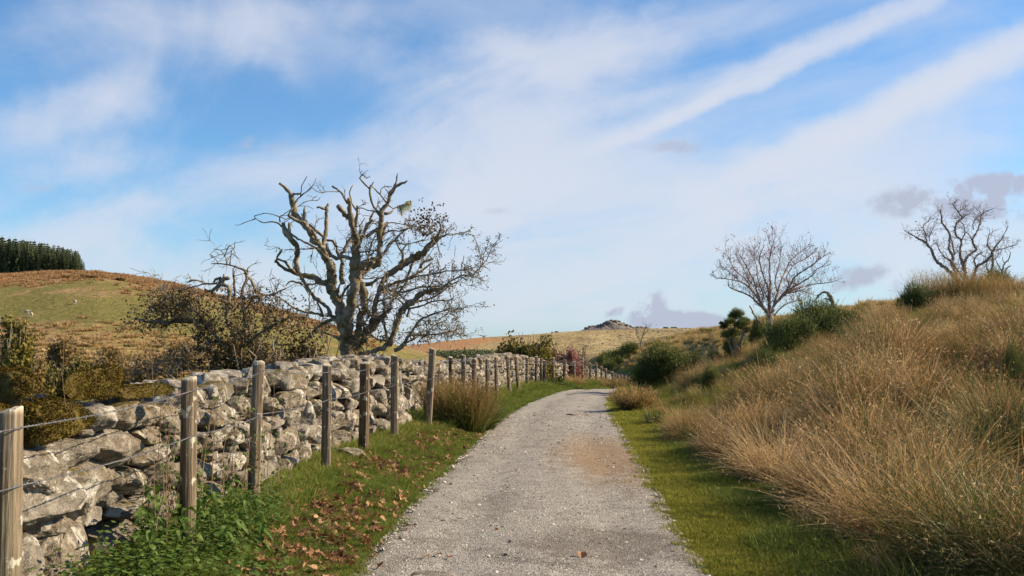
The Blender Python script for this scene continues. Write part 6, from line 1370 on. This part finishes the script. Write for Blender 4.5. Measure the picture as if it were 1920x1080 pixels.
# 6. loose stones on the track
PB = []
for k in range(6):
    V, F = rock((1, 1.2, .6), 850 + k, 2, .3, 6); V /= np.abs(V).max(); PB.append(mesh('pebble', V, F))
n = 42000; Y = 5.8 * (26 / 5.8) ** (sr.random(n) ** .8); u = np.where(sr.random(n) < .35, sr.choice([0, 1], n) + sr.normal(0, .05, n), sr.uniform(-.02, 1.02, n)); X = PL(Y) + (PR(Y) - PL(Y)) * u
s = np.clip(sr.lognormal(-5.15, .45, n) * np.where((u < .06) | (u > .94), 1.35, 1), .002, .03) * np.interp(Y, [5, 26], [.85, 1.7]); z = np.where((u > .02) & (u < .98), path_z(X, Y), G(X, Y) + .004) + s * .12 - .004
scatter('gravel', PB, [M['pebble']], np.stack([X, Y, z], 1), rots(n, .3), np.stack([s, s, s], 1), sr.integers(0, 6, n), 'loose angular gravel on the track')
o = place('embedded_stone', rock_mesh('stone', (.16, .14, .03), 91, 8, .1, 5), M['rock'], None, (*P(815, 1081, 7.3)[:2], .045)); tagit(o, 'pale flat stone bedded in the track at the lower picture edge', 'stone')
Xs, Ys = 1.38, 27.0; o = place('embedded_stone', rock_mesh('stone', (.14, .2, .03), 92, 8, .1, 5), M['rock'], None, (Xs, 24.5, .045)); tagit(o, 'pale flat rock bedded in the middle of the track before the bend', 'stone')
# 7. tufts on the hillside and heather and stones on the moor
HT = [blades('hill_tuft', 560 + k, 60, (.5, 1.1), .8, .6, .5, .16, 2, (.2, .95), .2) for k in range(3)]
n = 15000; r_ = (sr.uniform(-150, 720, n) - 960) / FPX; Y = sr.uniform(105, 330, n); X = r_ * Y; t_ = t_hill(X, Y, hill_left(X, Y), 960 + r_ * FPX); w = np.clip(np.maximum(t_[:, 0] * .9, t_[:, 1] * .8) + .4 * fbm2(X * .05, Y * .03, 3, 95) - .25, 0, 1); k = sr.random(n) < w; X, Y, t0 = X[k], Y[k], t_[k]
s = sr.uniform(.5, 1.1, len(X)) * np.interp(Y, [100, 330], [.8, 1.2]); br = t0[:, 0] > t0[:, 1] * .8 + .05
pos = np.stack([X, Y, hill_left(X, Y) - .1], 1)
for m_, nm, sel_, lab in ((M['hill_rust'] if 'hill_rust' in M else M['rust_leaf'], 'bracken', br, 'rusty dead bracken on the hill'), (M['straw'], 'tussock_grass', ~br, 'tan tussock grass on the hillside')):
    pr2 = [m.copy() for m in HT]
    scatter(nm, pr2, [m_], pos[sel_], rots(sel_.sum()), np.stack([s[sel_]] * 3, 1) * (1.1, 1.1, .75), sr.integers(0, 3, sel_.sum()), lab)
MR = []
for k in range(4): V, F = rock((1, 1, .6), 870 + k, 2, .3, 6); MR.append(mesh('moor_stone', V, F))
n = 2200; r_ = (sr.uniform(1080, 1420, n) - 960) / FPX; Y = sr.uniform(520, 1200, n); X = r_ * Y; w = np.clip((960 + r_ * FPX - 1080) / 260 + .5 * fbm2(X * .02, Y * .01, 2, 97), 0, 1) * .8; k = sr.random(n) < w; X, Y = X[k], Y[k]; s = sr.lognormal(-.35, .45, len(X))
scatter('moor_stones', MR, [M['tor']], np.stack([X, Y, moor(X, Y)], 1), rots(len(X)), np.stack([s, s * .8, s * .7], 1), sr.integers(0, 4, len(X)), 'grey clitter stones strewn over the far slope')
# 8. sheep on the hill
def sheep_mesh():
    a = Acc(); V, F = cube_sphere(5); V = V / np.linalg.norm(V, axis=1, keepdims=True)
    b = V * (.52, .26, .28); b[:, 2] += .62 + .04 * np.cos(b[:, 0] * 4); a.add(b, F, .9)
    h = V * (.15, .09, .10); h = h + (.62, 0, .70 + 0 * h[:, 0:1].mean()); a.add(h, F, .2)
    add_tube(a, np.array([(.42, 0, .72), (.58, 0, .72)]), (.14, .09), sides=6)
    for x, y in ((.3, .13), (.3, -.13), (-.32, .13), (-.32, -.13)): add_tube(a, np.array([(x, y, .5), (x + .02, y, .25), (x, y, 0)]), (.06, .035, .035), sides=5)
    for y in (.09, -.09): add_tube(a, np.array([(.58, y * .8, .77), (.56, y * 1.9, .75)]), (.03, .012), sides=4)
    return a.mesh('sheep', smooth=True)
shm = sheep_mesh(); shm.materials.append(M['wool'])
for k, (px, py, lab) in enumerate(((50, 590, 'white sheep on the green hillside, leftmost of the pair below the spruces'), (59, 595, 'white sheep on the green hillside, right one of the pair below the spruces'), (282, 587, 'pale sheep on the green slope beside the thorn twigs'), (311, 598, 'pale sheep on the slope just above the mossy thorn branch'), (140, 571, 'tiny pale sheep high on the green part of the hill'))):
    r = (px - 960) / FPX; Ys_ = np.linspace(100, 320, 900); yy = 650 - (hill_left(r * Ys_, Ys_) - CAMZ) / Ys_ * FPX; Yk = Ys_[np.argmax(yy < py)]; Xk = r * Yk
    o = place('sheep', shm, None, None, (Xk, Yk, float(hill_left(np.array(Xk), np.array(Yk))) - .05), (0, 0, k * 2.1), .85); tagit(o, lab, 'sheep')
